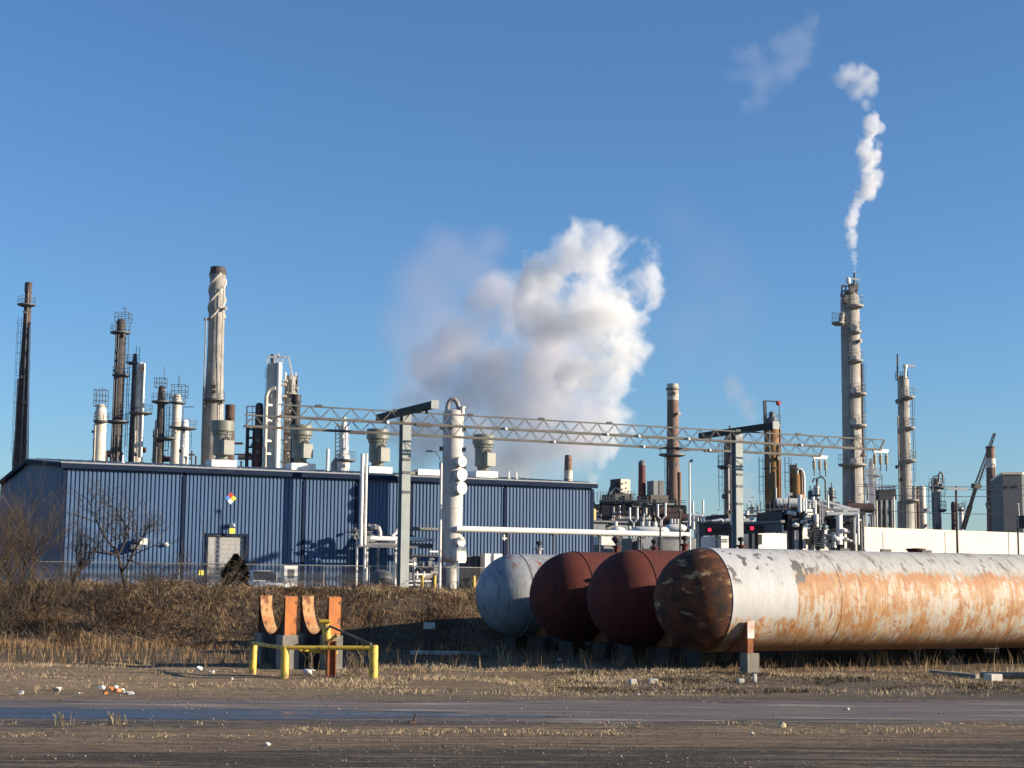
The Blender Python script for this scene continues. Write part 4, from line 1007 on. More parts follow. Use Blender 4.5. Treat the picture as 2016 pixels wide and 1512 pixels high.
# thin lamp pole
P = onplane(866,1100,W0+NX*7,NX)
T = Thing('lamp_pole', V((P.x,P.y,PZ)), 'thin white lamp pole with a drooping arm left of the tall grey vessel', 'lamp pole')
k = mpp(P.y); zt = zof(867,912,P.y)
T.part('pole', MB().tube(T.loc,V((P.x,P.y,zt)),.085,.07,seg=12), white)
T.part('arm', MB().path([(P.x,P.y,zt-.1),(P.x-.08,P.y,zt+.3),(P.x-.3,P.y,zt+.62),(P.x-.5,P.y,zt+.66)],.03,6), mgrey)
T.part('lamp_head', MB().box((P.x-.65,P.y,zt+.64),.36,.16,.09), dgrey)
T = Thing('lamp_pole', V((at(1358,1040,130).x,130,PZ)), 'thin pale lamp pole right of the brick chimney', 'lamp pole')
T.part('pole', MB().tube(T.loc,V((T.loc.x,130,zof(1358,910,130))),.10,.07,seg=10), white)
T.part('lamp_head', MB().path([(T.loc.x,130,zof(1358,911,130)),(T.loc.x+.1,130,zof(1358,907,130)),(T.loc.x+.25,130,zof(1358,907,130))],[.06,.1,.13],8), dgrey)
# white header pipe along the wall and its pipework
def wpt(px,py,off): return onplane(px,py,W0+NX*off,NX)
T = Thing('header_pipe', V((wpt(1130,1047,3.4).x,wpt(1130,1047,3.4).y,PZ)), 'long white horizontal pipe from the tall grey vessel to the right', 'pipe')
a = wpt(898,1041,3.4); b2 = wpt(1358,1053,3.4); b2.z = a.z-.02
T.part('pipe_run', MB().tube(a,b2,5.6*mpp(95),seg=20), bright)
mb = MB()
for px in (1000,1090,1180,1262,1340):
    q = a+AX*((wpt(px,1050,3.4)-a).dot(AX)); mb.tube(V((q.x,q.y,PZ)),V((q.x,q.y,a.z-.17)),.05,seg=8); mb.obox(V((q.x,q.y,a.z-.2)),AX,NX,UZ,.1,.2,.03)
T.part('supports', mb, dgrey)
T.part('valve', MB().tube(wpt(992,1052,3.6),wpt(992,1052,3.6)-UZ*.35,.06,seg=8).tube(wpt(993,1060,3.6)-AX*.15,wpt(993,1060,3.6)+AX*.15,.05,seg=8), white)
for px in (1300,1339):
    q = onplane(px,1060,W0+NX*12,NX); zt = onplane(px,1042,W0+NX*12,NX).z
    T = Thing('marker_post', V((q.x,q.y,PZ)), 'dark slim post in front of the white pipe, '+('left of two' if px == 1300 else 'right of two'), 'post')
    T.part('post', MB().tube(T.loc,V((q.x,q.y,zt+(1.0 if px==1339 else .15))),.06,.05,seg=8), dark); T.part('cap', MB().obox(V((q.x,q.y,zt+(1.0 if px==1339 else .15))),AX,NX,UZ,.1,.1,.05), dark)
T = Thing('vent_riser', wpt(710,1160,2.5)*1, 'thicker of the two tall white pipes left of the galvanised post', 'pipe', 'tall white pipes left of the galvanised post'); T.o.location.z = T.loc.z = PZ
q = wpt(711.5,1000,2.5); T.part('pipe', MB().tube(V((q.x,q.y,wpt(711,1075,2.5).z)),V((q.x,q.y,wpt(711,893,2.5).z)),.105,seg=14), bright); T.part('base_pipe', MB().tube(V((q.x-.2,q.y,PZ)),V((q.x-.2,q.y,wpt(711,1062,2.5).z)),.06,seg=8), white)
T = Thing('vent_riser', wpt(721,1160,2.5)*1, 'thinner of the two tall white pipes left of the galvanised post', 'pipe', 'tall white pipes left of the galvanised post'); T.o.location.z = T.loc.z = PZ
q = wpt(720,1000,2.5); T.part('pipe', MB().tube(V((q.x,q.y,PZ)),V((q.x,q.y,wpt(720,893,2.5).z)),.07,seg=12), bright)
# elevated pipe manifold
T = Thing('pipe_manifold', wpt(770,1160,3)*1, 'elevated white pipe manifold with elbows and legs behind the left gantry post', 'pipework'); T.o.location.z = T.loc.z = PZ
O = 1.6; zz = wpt(780,1061,O).z
def mp(px,z,o=O):
    q = wpt(px,1050,o); return V((q.x,q.y,z))
T.part('main_pipe', MB().tube(mp(722,zz),mp(833,zz),.14,seg=14).tube(mp(833,zz),mp(855,zz),.08,seg=12), bright)
T.part('lower_pipe', MB().tube(mp(728,zz-.32),mp(852,zz-.32),.10,seg=12), mgrey)
T.part('upper_pipe', MB().tube(mp(805,zz+.62,1.0),mp(868,zz+.6,1.0),.11,seg=12), mgrey)
T.part('elbow', MB().path([mp(748,zz),mp(748,zz+.35),mp(745,zz+.6),mp(738,zz+.68),mp(730,zz+.55)],.12,12), white)
T.part('elbow', MB().path([mp(772,zz+.15),mp(779,zz+.35),mp(786,zz+.75)],.11,12), white)
for px in (703,723): T.part('leg', MB().tube(mp(px,PZ),mp(px,zz-(.3 if px == 703 else .5)),.075,seg=10), white)
for px in (779,786): T.part('leg', MB().tube(mp(px,PZ),mp(px,zz-.1),.085 if px==779 else .07,seg=10), white)
mb = MB(); r6 = random.Random(6)
for i in range(26):
    q = mp(r6.uniform(696,742), zz+r6.uniform(-.45,.75), O+r6.uniform(-.5,.5)); mb.obox(q,AX,NX,UZ,r6.uniform(.04,.16),r6.uniform(.04,.14),r6.uniform(.03,.14))
for i in range(6):
    q = mp(r6.uniform(696,736), zz+r6.uniform(-.5,.6)); mb.tube(q-AX*.3,q+AX*.3,.04,seg=8)
T.part('valve_cluster', mb, mgrey)
T.part('support_frame', (lambda m: [m.bar(mp(x,PZ,2.1),mp(x,zz-.4,2.1),.1) for x in (687,745,800)] and m.bar(mp(687,zz-.45,2.1),mp(850,zz-.45,2.1),.1,.12).bar(mp(680,zz+.3,2.1),mp(700,zz+.3,2.1),.06))(MB()), dgrey)
# pump skid
T = Thing('pump_skid', wpt(835,1160,4)*1, 'low grey pump skid with valves between the galvanised post and tall vessel', 'pump'); T.o.location.z = T.loc.z = PZ
T.part('tank', MB().tube(mp(826,PZ+1.35,4),mp(862,PZ+1.35,4),.34,seg=20), greycol)
mb = MB()
for i in range(46):
    q = mp(r6.uniform(806,872), PZ+r6.uniform(.1,2.3), 4+r6.uniform(-.8,.8)); mb.obox(q,AX,NX,UZ,r6.uniform(.05,.2),r6.uniform(.05,.2),r6.uniform(.04,.2))
T.part('machinery', mb, mgrey)
mb = MB()
for (x0,x1,y) in ((802,820,1111),(818,845,1131),(846,866,1086),(804,835,1152),(806,850,1144)):
    z = wpt(x0,y,4.6).z; mb.tube(mp(x0,z,4.6),mp(x1,z,4.6),.06,seg=10)
for (x,y0,y1) in ((816,1106,1120),(822,1125,1140),(836,1125,1135)):
    q = mp(x,0,4.6); mb.tube(V((q.x,q.y,wpt(x,y1,4.6).z)),V((q.x,q.y,wpt(x,y0,4.6).z)),.07,seg=10)
T.part('white_pipes', mb, bright)
T.part('frame', (lambda m: [m.bar(mp(x,PZ,4.3),mp(x,PZ+2.5,4.3),.09) for x in (808,826,872)] and m.bar(mp(808,PZ+2.4,4.3),mp(872,PZ+2.4,4.3),.08))(MB()), dark)
T = Thing('grey_tank', wpt(752,1150,3)*1, 'round topped grey tank low behind the fence left of the galvanised post', 'tank'); T.o.location.z = T.loc.z = PZ
q = mp(752,PZ,4); T.part('shell', MB().lathe(q,[(.62,0),(.64,.2),(.64,1.25),(.5,1.5),(.15,1.62)],24), dgrey); T.part('fitting', MB().obox(q-AX*.7+UZ*1.2,AX,NX,UZ,.06,.06,.16), bright)
# bollards and equipment by the fence
for i,(px,lab) in enumerate(((833,'dull yellow bollard below the pump skid'),(857,'bright yellow bollard beside the thin lamp pole'),(934,'yellow bollard nearest the grey horizontal tank'))):
    q = mp(px,PZ,6.6); T = Thing('bollard', q, lab, 'bollard', 'yellow bollards by the fence')
    T.part('post', MB().lathe(q,[(.09,-.2),(.09,1.25),(.06,1.32),(.01,1.34)],14), yellow); T.part('base', MB().lathe(q,[(.18,-.2),(.18,.08),(.1,.1)],14), conc)
T = Thing('pipe_cabinet', mp(975,PZ,2.6), 'white pipe cabinet half hidden behind the grey horizontal tank', 'cabinet')
zc = wpt(960,1090,2.6).z; T.part('body', MB().obox((mp(951,(zc+PZ)/2,2.6)+mp(985,(zc+PZ)/2,2.6))/2,AX,NX,UZ,(mp(985,0,2.6)-mp(951,0,2.6)).length/2,.3,(zc-PZ)/2), bright)
T.part('door_line', MB().obox(mp(968,(zc+PZ)/2,2.91),AX,NX,UZ,.015,.02,(zc-PZ)/2-.1), mgrey)
T = Thing('plant_screen', mp(930,PZ,1.5), 'dark grey screened enclosure right of the tall grey vessel', 'enclosure')
zc = wpt(930,1096,1.5).z; T.part('panel', MB().obox((mp(912,(zc+PZ)/2,1.5)+mp(950,(zc+PZ)/2,1.5))/2,AX,NX,UZ,(mp(950,0,1.5)-mp(912,0,1.5)).length/2,.4,(zc-PZ)/2), dgrey)
T.part('frame', (lambda m: [m.bar(mp(x,PZ,2.0),mp(x,zc+.05,2.0),.05) for x in (912,925,938,950)] and m.bar(mp(912,zc,2.0),mp(950,zc,2.0),.06))(MB()), mgrey)
# fuel cabinet
q = onplane(569,1150,W0+NX*4.5,NX); T = Thing('fuel_cabinet', V((q.x,q.y,PZ)), 'white upright cabinet with a dark panel near the parked white car', 'cabinet')
zt = onplane(569,1113,W0+NX*4.5,NX).z; T.part('body', MB().obox(V((q.x,q.y,(PZ+zt)/2)),AX,NX,UZ,.36,.28,(zt-PZ)/2), bright)
T.part('panel', MB().obox(V((q.x,q.y,zt-.45))+NX*.285,AX,NX,UZ,.18,.01,.24), dgrey)
T.part('aerial', MB().bar(V((q.x+.1,q.y,zt)),V((q.x+.1,q.y,zt+.25)),.025).box((q.x+.1,q.y,zt+.25),.12,.05,.05), dark)
q = onplane(547,1150,W0+NX*4.5,NX); T = Thing('gauge_post', V((q.x,q.y,PZ)), 'slim post with a small box left of the white cabinet', 'post')
T.part('post', MB().bar(T.loc,V((q.x,q.y,3.4)),.07), mgrey); T.part('box', MB().box((q.x+.05,q.y,3.0),.25,.15,.3), white)
q = onplane(395,1150,W0+NX*3,NX); T = Thing('warning_sign', V((q.x,q.y,PZ)), 'small yellow sign on a post left of the roll-up door', 'sign')
T.part('post', MB().bar(T.loc,V((q.x,q.y,3.0)),.05), mgrey); T.part('plate', MB().obox(V((q.x,q.y,3.05))+NX*.03,AX,NX,UZ,.13,.01,.13), pm('sign_yellow',(.75,.68,.08),(.7,.62,.08)))
# ---------------------------------------------------------------- parked cars
def car(P, yaw, label, paint):
    T = Thing('parked_car', P, label, 'car', 'cars parked beside the blue building', yaw=yaw)
    # local axes: x forward
    def loft(secs):                      # secs: (x, half width bottom, half width top, z0, z1)
        mb = MB(); vs = []
        for x, wb, wt, z0, z1 in secs: vs += [(x,-wb,z0),(x,-wb*1.0,z0+(z1-z0)*.55),(x,-wt,z1),(x,wt,z1),(x,wb,z0+(z1-z0)*.55),(x,wb,z0)]
        fs = [(i*6+k,i*6+(k+1)%6,(i+1)*6+(k+1)%6,(i+1)*6+k) for i in range(len(secs)-1) for k in range(6)]
        fs += [(0,1,2,3,4,5),tuple((len(secs)-1)*6+k for k in range(6))[::-1]]
        return mb._add(vs, fs)
    T.part('body', loft([(-2.2,.75,.65,.4,.85),(-2.1,.86,.78,.3,.98),(-1.2,.9,.82,.25,1.0),(.9,.9,.80,.25,.98),(1.9,.88,.72,.27,.80),(2.2,.78,.6,.35,.66)]), paint, smooth=50)
    T.part('cabin', loft([(-1.9,.72,.66,.95,1.02),(-1.45,.76,.58,.97,1.45),(-.2,.78,.60,.97,1.5),(.25,.78,.58,.97,1.46),(1.0,.74,.62,.95,.99)]), paint, smooth=50)
    T.part('windscreen', MB()._add([(1.0,-.66,1.0),(1.0,.66,1.0),(.32,.54,1.44),(.32,-.54,1.44),(1.04,-.66,1.0),(1.04,.66,1.0),(.36,.54,1.46),(.36,-.54,1.46)],[(0,1,2,3),(4,5,6,7)[::-1],(0,4,5,1),(1,5,6,2),(2,6,7,3),(3,7,4,0)]), glassm)
    for s2 in (-1,1): T.part('side_window', MB()._add([(.75,s2*.775,1.0),(.2,s2*.63,1.41),(-1.3,s2*.62,1.38),(-1.6,s2*.76,1.02),(.75,s2*.80,1.0),(.2,s2*.65,1.42),(-1.3,s2*.64,1.40),(-1.6,s2*.78,1.02)],[(0,1,2,3),(4,5,6,7)[::-1],(0,4,5,1),(1,5,6,2),(2,6,7,3),(3,7,4,0)]), glassm)
    for x in (-1.35,1.35):
        for s2 in (-1,1):
            wl = T.part('wheel', MB().tube((x,s2*.70,.32),(x,s2*.92,.32),.32,seg=20), black)
            wl2 = MB().tube((x,s2*.90,.32),(x,s2*.935,.32),.19,seg=16).build('rim', mgrey, wl, (0,0,0))
    for s2 in (-1,1): T.part('headlight', MB().box((2.12,s2*.6,.66),.14,.26,.12), lampw)
    return T
carw = pm('white_car_paint',(.72,.73,.74),(.68,.69,.70),rough=.25,bump=0)
q = onplane(512,1150,W0+NX*3.2,NX); car(V((q.x,q.y,PZ)), R(-62), 'white parked car beside the dark evergreen bush', carw)
q = onplane(330,1150,W0+NX*4.2,NX); car(V((q.x,q.y,PZ-.55)), R(-70), 'white parked car low behind the bank below the small round wall lamp', carw)
q = onplane(196,1153,W0+NX*4.6,NX); car(V((q.x,q.y,PZ-.85)), R(-100), 'white parked car glimpsed low behind the bank at left', carw)

# ---------------------------------------------------------------- chain link fence
FO = 6.0
T = Thing('chain_link_fence', mp(450,PZ,FO), 'long chain link fence with thin posts in front of the blue building', 'fence')
s0, s1 = ws(-60,FO), ws(985,FO); FZ = onplane(400,1110,W0+NX*FO,NX).z
fp = lambda s_, z: W0+AX*s_+NX*FO+UZ*z
T.part('top_rail', MB().tube(fp(s0,FZ),fp(s1,FZ),.03,seg=8), fencem)
n = int((s1-s0)/2.4)
for i in range(n+1):
    s_ = s0+(s1-s0)*i/n; T.part('post', MB().tube(fp(s_,PZ-.3),fp(s_,FZ+.05),.035,seg=8), fencem)
m, t, b, out = _nodes('chain_link_mesh'); g = G(t); co = g.coord()
mp1 = g.sep(g.mapv(co,(1,1,1),(0,0,0),(0,0,-YAW))); 
u = g.math('ADD', mp1[0], mp1[2]); v = g.math('SUBTRACT', mp1[0], mp1[2])
def band(q): return g.math('LESS_THAN', g.math('FRACT', g.math('MULTIPLY', q, 12.)), .06)
al = g.math('MAXIMUM', band(u), band(v))
b.inputs['Base Color'].default_value = (.20,.20,.19,1); b.inputs['Roughness'].default_value = .5; g.l(al, b.inputs['Alpha'])
x = MB().prism([fp(s0,PZ-.3),fp(s1,PZ-.3),fp(s1,FZ),fp(s0,FZ)], NX*.003); T.part('mesh', x, m, smooth=0)

# ---------------------------------------------------------------- loading rack on the right
Zl = 112; k = mpp(Zl)
def rackunit(x0,x1,y0,y1,slope,Z,label,lx,ly,legs):
    T = Thing('loading_canopy', V((at((x0+x1)/2,1060,Z).x,Z,PZ)), label, 'canopy', 'grey canopies with red signal lamps')
    a = at(x0,y0+slope,Z); b2 = at(x1,y0,Z-(0 if slope==0 else 5)); c = at(x1,y1-2,Z-(0 if slope==0 else 5)); d = at(x0,y1+slope*.3,Z)
    T.part('fascia', MB().prism([a,b2,c,d],(0,.5,0)), dgrey)
    T.part('top_edge', MB().bar(a+V((0,-.08,.05)),b2+V((0,-.08,.05)),.3,.16), mgrey)
    T.part('deck', MB().prism([a+V((0,.5,-.05)),b2+V((0,.5,-.05)),b2+V((0,5,-.05)),a+V((0,5,-.05))],(0,0,-.2)), dgrey)
    for lx_ in legs: q = at(lx_,1050,Z+.3); T.part('leg', MB().bar((q.x,q.y,PZ),(q.x,q.y,a.z-.3),.22), dgrey)
    q = at(lx,ly,Z-2.6 if slope else Z-.2); hs = T.part('lamp_housing', MB().tube(q+V((0,.5,0)),q,.20,seg=20).bar(q+V((-.35,.3,0)),q+V((.3,.3,0)),.1,.16), black)
    MB().tube(q,q+V((0,-.03,0)),.13,seg=20).build('red_lens', redlamp, hs, T.loc)
    q = at(lx+22,ly,Z-2.6 if slope else Z-.2); T.part('display', (MB().box(q+V((0,.1,0)),1.1,.1,.36)), pm('dim_display',(.10,.10,.05),(.05,.055,.03),scale=6,lo=.4,hi=.5))
    return T
T = rackunit(1372,1452,1030,1055,0,Zl,'left grey canopy with a red round lamp',1397,1043,(1374,1438,1446))
T.part('bent_pipe', MB().path([at(1365,1042,111),at(1365,1016,111),at(1382,1016,111),at(1385,1028,111)],.13,10), bright)
T.part('roof_slab', MB().bar(at(1394,1020,114),at(1440,1016,112),.5,.25), dark)
T.part('roof_pipes', MB().path([at(1402,1027,112),at(1413,1025,112),at(1420,1023,112),at(1423,1027,112)],.12,8).path([at(1442,1034,111.5),at(1442,1014,111.5),at(1445,1010,111.5)],.16,8), bright)
T = rackunit(1462,1541,1028,1050,4,Zl,'right grey canopy with a red round lamp',1480.5,1040,(1477,1489))
T.part('roof_slab', MB().prism([at(1461,1016,114),at(1541,1002,112),at(1541,1010,112),at(1461,1020,114)],(0,3,0)), dark)
mb = MB()
for x,y,w_ in ((1464,1020,7),(1480,1021,9),(1515,1018,4),(1528,1018,4),(1540,1016,4),(1554,1028,8),(1573,1015,7),(1564,1028,6),(1578,1035,9)): mb.ico(at(x,y,111),w_*k*.55,2,(1,.6,.8))
mb.tube(at(1462,1013,112),at(1490,1013,112),.06,seg=6).tube(at(1471,1014,112),at(1471,1006,112),.14,seg=8)
T.part('white_fittings', mb, bright)
mb = MB()
for x in range(1462,1546,9): p = at(x,1015-(x-1462)*.14,112); mb.bar(p,p+UZ*.75,.05)
for o_ in (0,.4): mb.bar(at(1461,1006,112)-UZ*o_,at(1545,1001,112)-UZ*o_,.05)
T.part('handrail', mb, mgrey)
T = Thing('white_container', V((at(1520,1065,116).x,116,PZ)), 'long white container under the right grey canopy', 'container')
T.part('box', (lambda m_: abx(m_,1491,1549,1049,1080,116,3))(MB()), bright)
T.part('louvre', (lambda m_: [abx(m_,1493+i*1.4,1493.6+i*1.4,1052,1072,115.95,.1) for i in range(6)] and m_)(MB()), mgrey)
T = Thing('white_container', V((at(1428,1066,116).x,116,PZ)), 'short white container under the left grey canopy', 'container')
T.part('box', (lambda m_: abx(m_,1420,1436,1055,1080,116,3))(MB()), bright); T.part('frame', (lambda m_: abx(abx(m_,1424,1437,1061,1062,115.9,.1),1424,1437,1065,1066,115.9,.1))(MB()), mgrey)
for px,lab in ((1378,'small white round fitting left of the red lamp of the left canopy'),(1411,'white valve body right below the left red lamp')):
    T = Thing('valve_stand', V((at(px,1065,113).x,113,PZ)), lab, 'valve')
    c = at(px,1056 if px==1378 else 1058,113); T.part('body', MB().ico(c,.17,2,(1,1,1.3)), bright); T.part('stem', MB().tube(T.loc,c,.06,seg=8), mgrey)
# tall rack with stairs
T = Thing('loading_rack', V((at(1620,1060,108).x,108,PZ)), 'tall dark and white steel loading rack with pipes and stairs above the rusty tank', 'loading rack')
Zk = 108
mb = MB()
for x in (1556,1576,1610,1640,1650,1668,1676,1692):
    for dy in (0,4): p = at(x,1060,Zk+dy); mb.bar((p.x,p.y,PZ),(p.x,p.y,zof(x,1008 if x > 1630 else 1000,Zk)),.24)
T.part('columns', mb, dark)
mb = MB(); abx(mb,1562,1612,1006,1012,Zk,4); abx(mb,1612,1690,1000,1005,Zk+1,4); abx(mb,1660,1692,1014,1030,Zk+.5,3); abx(mb,1540,1590,1010,1030,Zk+1,3)
T.part('dark_decks', mb, dark)
mb = MB(); abx(mb,1588,1602,1002,1007,Zk-.3,1); abx(mb,1590,1610,1010,1014,Zk-.3,1); abx(mb,1627,1650,1006,1016,Zk-.3,1.2)
mb.bar(at(1580,981,Zk),at(1650,1005,Zk),.13).bar(at(1620,985,Zk),at(1692,1006,Zk),.14).bar(at(1640,999,Zk),at(1691,1004,Zk),.2).bar(at(1628,1011,Zk-.5),at(1692,1011,Zk-.5),.22).bar(at(1663,1000,Zk-.4),at(1664,1010,Zk-.4),.3)
T.part('white_canopy_beams', mb, bright)
mb = MB()
for x,y0,y1,r_ in ((1575,974,1008,.15),(1581,980,1006,.12),(1586,982,1010,.09),(1601,978,1000,.11),(1605,985,1030,.1),(1652,1014,1072,.18),(1657,1012,1072,.08),(1642,1048,1078,.17),(1683,1020,1072,.08),(1690,1012,1072,.09),(1623,1045,1078,.1),(1607,1012,1040,.16),(1630,975,1000,.08)):
    p = at(x,y1,Zk-.6); mb.tube(p,V((p.x,p.y,zof(x,y0,Zk-.6))),r_,seg=10)
T.part('white_risers', mb, bright)
T.part('white_panels', (lambda m_: abx(abx(abx(m_,1622,1633,1043,1080,Zk-.2,1),1663,1676,1042,1080,Zk-.2,1),1582,1587,1062,1080,Zk-.2,1))(MB()), bright)
T.part('chevron', MB().bar(at(1664,1066,Zk-.3),at(1674,1054,Zk-.3),.1).bar(at(1663,1044,Zk-.3),at(1669,1050,Zk-.3),.2), dark)
mb = MB()
for i in range(9): y = 1039+i*4.4; p = at(1612,y,Zk-1+i*-.12); mb.box(p,.75,.35,.06)
T.part('stair_treads', mb, mgrey)
mb = MB().bar(at(1622,1034,Zk-.8),at(1612,1078,Zk-2),.1,.25).bar(at(1606,1034,Zk-.8),at(1594,1078,Zk-2),.1,.25).bar(at(1626,1024,Zk-.8),at(1618,1066,Zk-2),.06).bar(at(1605,1024,Zk-.8),at(1592,1066,Zk-2),.06)
T.part('stair_stringers', mb, dark)
mb = MB(); r8 = random.Random(8)
for i in range(75):
    x = r8.uniform(1545,1692); y = r8.uniform(1008,1068) if x > 1590 else r8.uniform(1005,1042); s = r8.uniform(.1,.34); mb.box(at(x,y,Zk+r8.uniform(-.4,3.5)),s*r8.uniform(.6,3),s,s*r8.uniform(.5,2))
T.part('dark_gear', mb, dgrey)
mb = MB()
for i in range(26):
    x = r8.uniform(1550,1690); y = r8.uniform(1008,1066) if x > 1590 else r8.uniform(1005,1036); s = r8.uniform(.08,.18); mb.ico(at(x,y,Zk-r8.uniform(0,.8)),s,1,(r8.uniform(.8,2.2),1,r8.uniform(.6,1.5)))
T.part('small_fittings', mb, bright)
mb = MB()
for z_ in range(11): p = at(1618,990+z_*4,Zk-.6); mb.bar(p-V((.12,0,0)),p+V((.2,0,0)),.04)
p = at(1615,1034,Zk-.6); q = at(1620,1034,Zk-.6); mb.bar(p,V((p.x,p.y,zof(1615,984,Zk-.6))),.06).bar(q,V((q.x,q.y,zof(1620,984,Zk-.6))),.06)
T.part('ladder', mb, white)
T = Thing('lamp_pole', V((at(1554,1040,110).x,110,PZ)), 'thin pale lamp pole in front of the short orange drum', 'lamp pole')
T.part('pole', MB().tube(T.loc,V((T.loc.x,110,zof(1554,977,110))),.06,seg=8), mgrey); T.part('lamp_head', MB().box((T.loc.x+.05,110,zof(1554,973,110)),.35,.2,.18), white)
# small pole with can at the right edge
T = Thing('instrument_pole', V((at(2005,1080,75).x,75,PZ)), 'thin dark instrument pole with white tubing at the right edge', 'pole')
T.part('pole', MB().tube(T.loc,V((T.loc.x,75,zof(2005,1022,75))),.045,seg=8), dark)
T.part('tubing', MB().path([at(2005,1040,74.9),at(2004,1020,74.9),at(2007,1030,74.9),at(2006,1005,74.9),at(2005,993,74.9)],.02,5).box(at(2005,992,74.9),.1,.06,.06), white)
T.part('can', MB().lathe(at(2015,1036,75),[(.2,-.1),(.27,0),(.27,.35),(.2,.42),(.3,.44),(.3,.47),(.02,.5)],18), dbrown)

# ---------------------------------------------------------------- the four big tanks
def tank_mat(kind):
    m, t, b, out = _nodes('tank_'+kind); g = G(t); co = g.coord(); x, y, z = g.sep(co)[0:3]
    fine = g.noise(co, 6, 6, .65)
    ring = g.noise(g.mapv(co,(9,.55,.55)),1.0,6,.7)          # streaks running round the barrel
    ring2 = g.noise(g.mapv(co,(3.2,.6,.6)),1.6,6,.75,.6)
    blot = g.noise(g.mapv(co,(1,1,1)),.9,6,.65)
    if kind == 'rusty':
        bare = g.mix(g.rng(blot,.40,.62), (.45,.43,.38), (.34,.32,.27))
        bare = g.mix(g.rng(ring,.46,.58,0,.75), bare, (.50,.27,.10))
        orange_ = g.mix(g.rng(ring,.30,.68), (.47,.28,.12), (.28,.125,.05))
        m1 = g.rng(g.math('ADD',ring2,g.math('ADD',g.math('MULTIPLY',g.math('SUBTRACT',blot,.5),1.1),g.rng(z,-.7,.55,-.075,.05))),.46,.54)
        col = g.mix(m1, bare, orange_)
        dk = g.noise(g.mapv(co,(4.5,1.0,1.4)),1.3,6,.7,.4)
        big_ = g.noise(g.mapv(co,(1.3,.8,1.1)),1.5,7,.72,.5)
        col = g.mix(g.rng(big_,.55,.58,0,.85), col, (.33,.145,.05)); col = g.mix(g.rng(big_,.45,.41,0,.7), col, (.43,.40,.34))
        col = g.mix(g.rng(dk,.58,.63,0,.85), col, (.24,.085,.03))
        thin = g.noise(g.mapv(co,(26,.9,.9)),1.0,5,.75,.3)
        col = g.mix(g.rng(thin,.57,.66,0,.6), col, (.22,.11,.05)); col = g.mix(g.rng(thin,.43,.36,0,.5), col, (.66,.56,.42))
        # upper sky-facing cap: grey white weathered paint, ragged rust edge below it
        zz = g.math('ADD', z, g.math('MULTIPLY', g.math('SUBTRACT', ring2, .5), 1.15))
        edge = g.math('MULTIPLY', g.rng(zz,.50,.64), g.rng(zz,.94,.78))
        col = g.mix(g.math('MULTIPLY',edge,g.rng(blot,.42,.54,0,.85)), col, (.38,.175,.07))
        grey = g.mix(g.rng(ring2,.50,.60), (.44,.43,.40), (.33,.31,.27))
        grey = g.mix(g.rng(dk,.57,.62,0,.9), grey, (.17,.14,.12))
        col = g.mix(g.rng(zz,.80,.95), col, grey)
        # darker brown towards the bottom
        col = g.mix(g.rng(zz,-.95,-1.35), col, (.17,.09,.045))
        # clean repainted strip at the end
        cl = g.math('MULTIPLY', g.rng(x,2.42,2.38), g.rng(zz,-.62,-.50))
        paint = g.mix(g.rng(ring2,.45,.62,0,.8), (.46,.455,.45), (.37,.365,.35))
        col = g.mix(cl, col, paint)
        pn = g.noise(g.mapv(co,(1.6,1.1,1.1)),1.5,5,.6,.4)
        peel = g.math('MULTIPLY', g.rng(pn,.565,.575), g.math('MULTIPLY',g.rng(z,.45,.6), g.rng(x,5,3)))
        col = g.mix(peel, col, (.13,.12,.11))
        rgh = .62
    elif kind == 'head_rust':
        bl = g.noise(g.mapv(co,(1.0,1.2,1.2)),1.3,7,.7,.5)
        col = g.mix(g.rng(bl,.38,.52), (.022,.014,.011), (.085,.028,.012))
        col = g.mix(g.rng(bl,.56,.66), col, (.20,.062,.018))
        p2 = g.noise(g.mapv(co,(.7,1.0,2.4)),1.1,6,.65,.3)
        col = g.mix(g.math('MULTIPLY',g.rng(p2,.56,.61,0,.9),g.rng(z,-1.0,0.)), col, (.40,.28,.14))
        rgh = .85
    elif kind == 'red':
        col = g.mix(g.rng(blot,.35,.65), (.115,.021,.012), (.070,.015,.010))
        drip = g.noise(g.mapv(co,(4,1.2,.35)),2.0,5,.7,.3)
        col = g.mix(g.rng(drip,.54,.64,0,.7), col, (.040,.014,.010)); col = g.mix(g.rng(fine,.58,.70,0,.4), col, (.15,.06,.04)); rgh = .85
    else:
        col = g.mix(g.rng(blot,.35,.65), (.33,.34,.35), (.24,.25,.26))
        col = g.mix(g.rng(fine,.52,.72,0,.6), col, (.13,.13,.14))
        drip = g.noise(g.mapv(co,(4,1.2,.35)),2.0,5,.7,.3); col = g.mix(g.rng(drip,.52,.66,0,.6), col, (.10,.09,.085))
        d4 = g.noise(g.mapv(co,(2,1,1)),1.7,6,.7)
        col = g.mix(g.math('MULTIPLY',g.rng(d4,.56,.62),g.rng(z,.9,1.25)), col, (.25,.07,.03)); rgh = .5
    g.l(col, b.inputs['Base Color']); b.inputs['Roughness'].default_value = rgh
    g.l(g.bump(g.math('ADD',fine,g.math('MULTIPLY',blot,2.)), .25, .02), b.inputs['Normal'])
    b.inputs['Specular IOR Level'].default_value = .4
    return m
tm = {k_: tank_mat(k_) for k_ in ('rusty','head_rust','red','grey')}
TR = 1.6; TC = 2.18
heads = [(V((6.05,51,0)),26,'rusty','head_rust','nearest huge horizontal tank, pale with orange rust and a dark rusty end'),
         (V((4.15,54.9,0)),24,'red','red','dull red horizontal tank directly behind the rusty pale tank'),
         (V((2.27,59,0)),24,'red','red','dull red horizontal tank next to the grey one'),
         (V((.22,64,0)),24,'grey','grey','weathered grey horizontal tank farthest left and back of the four')]
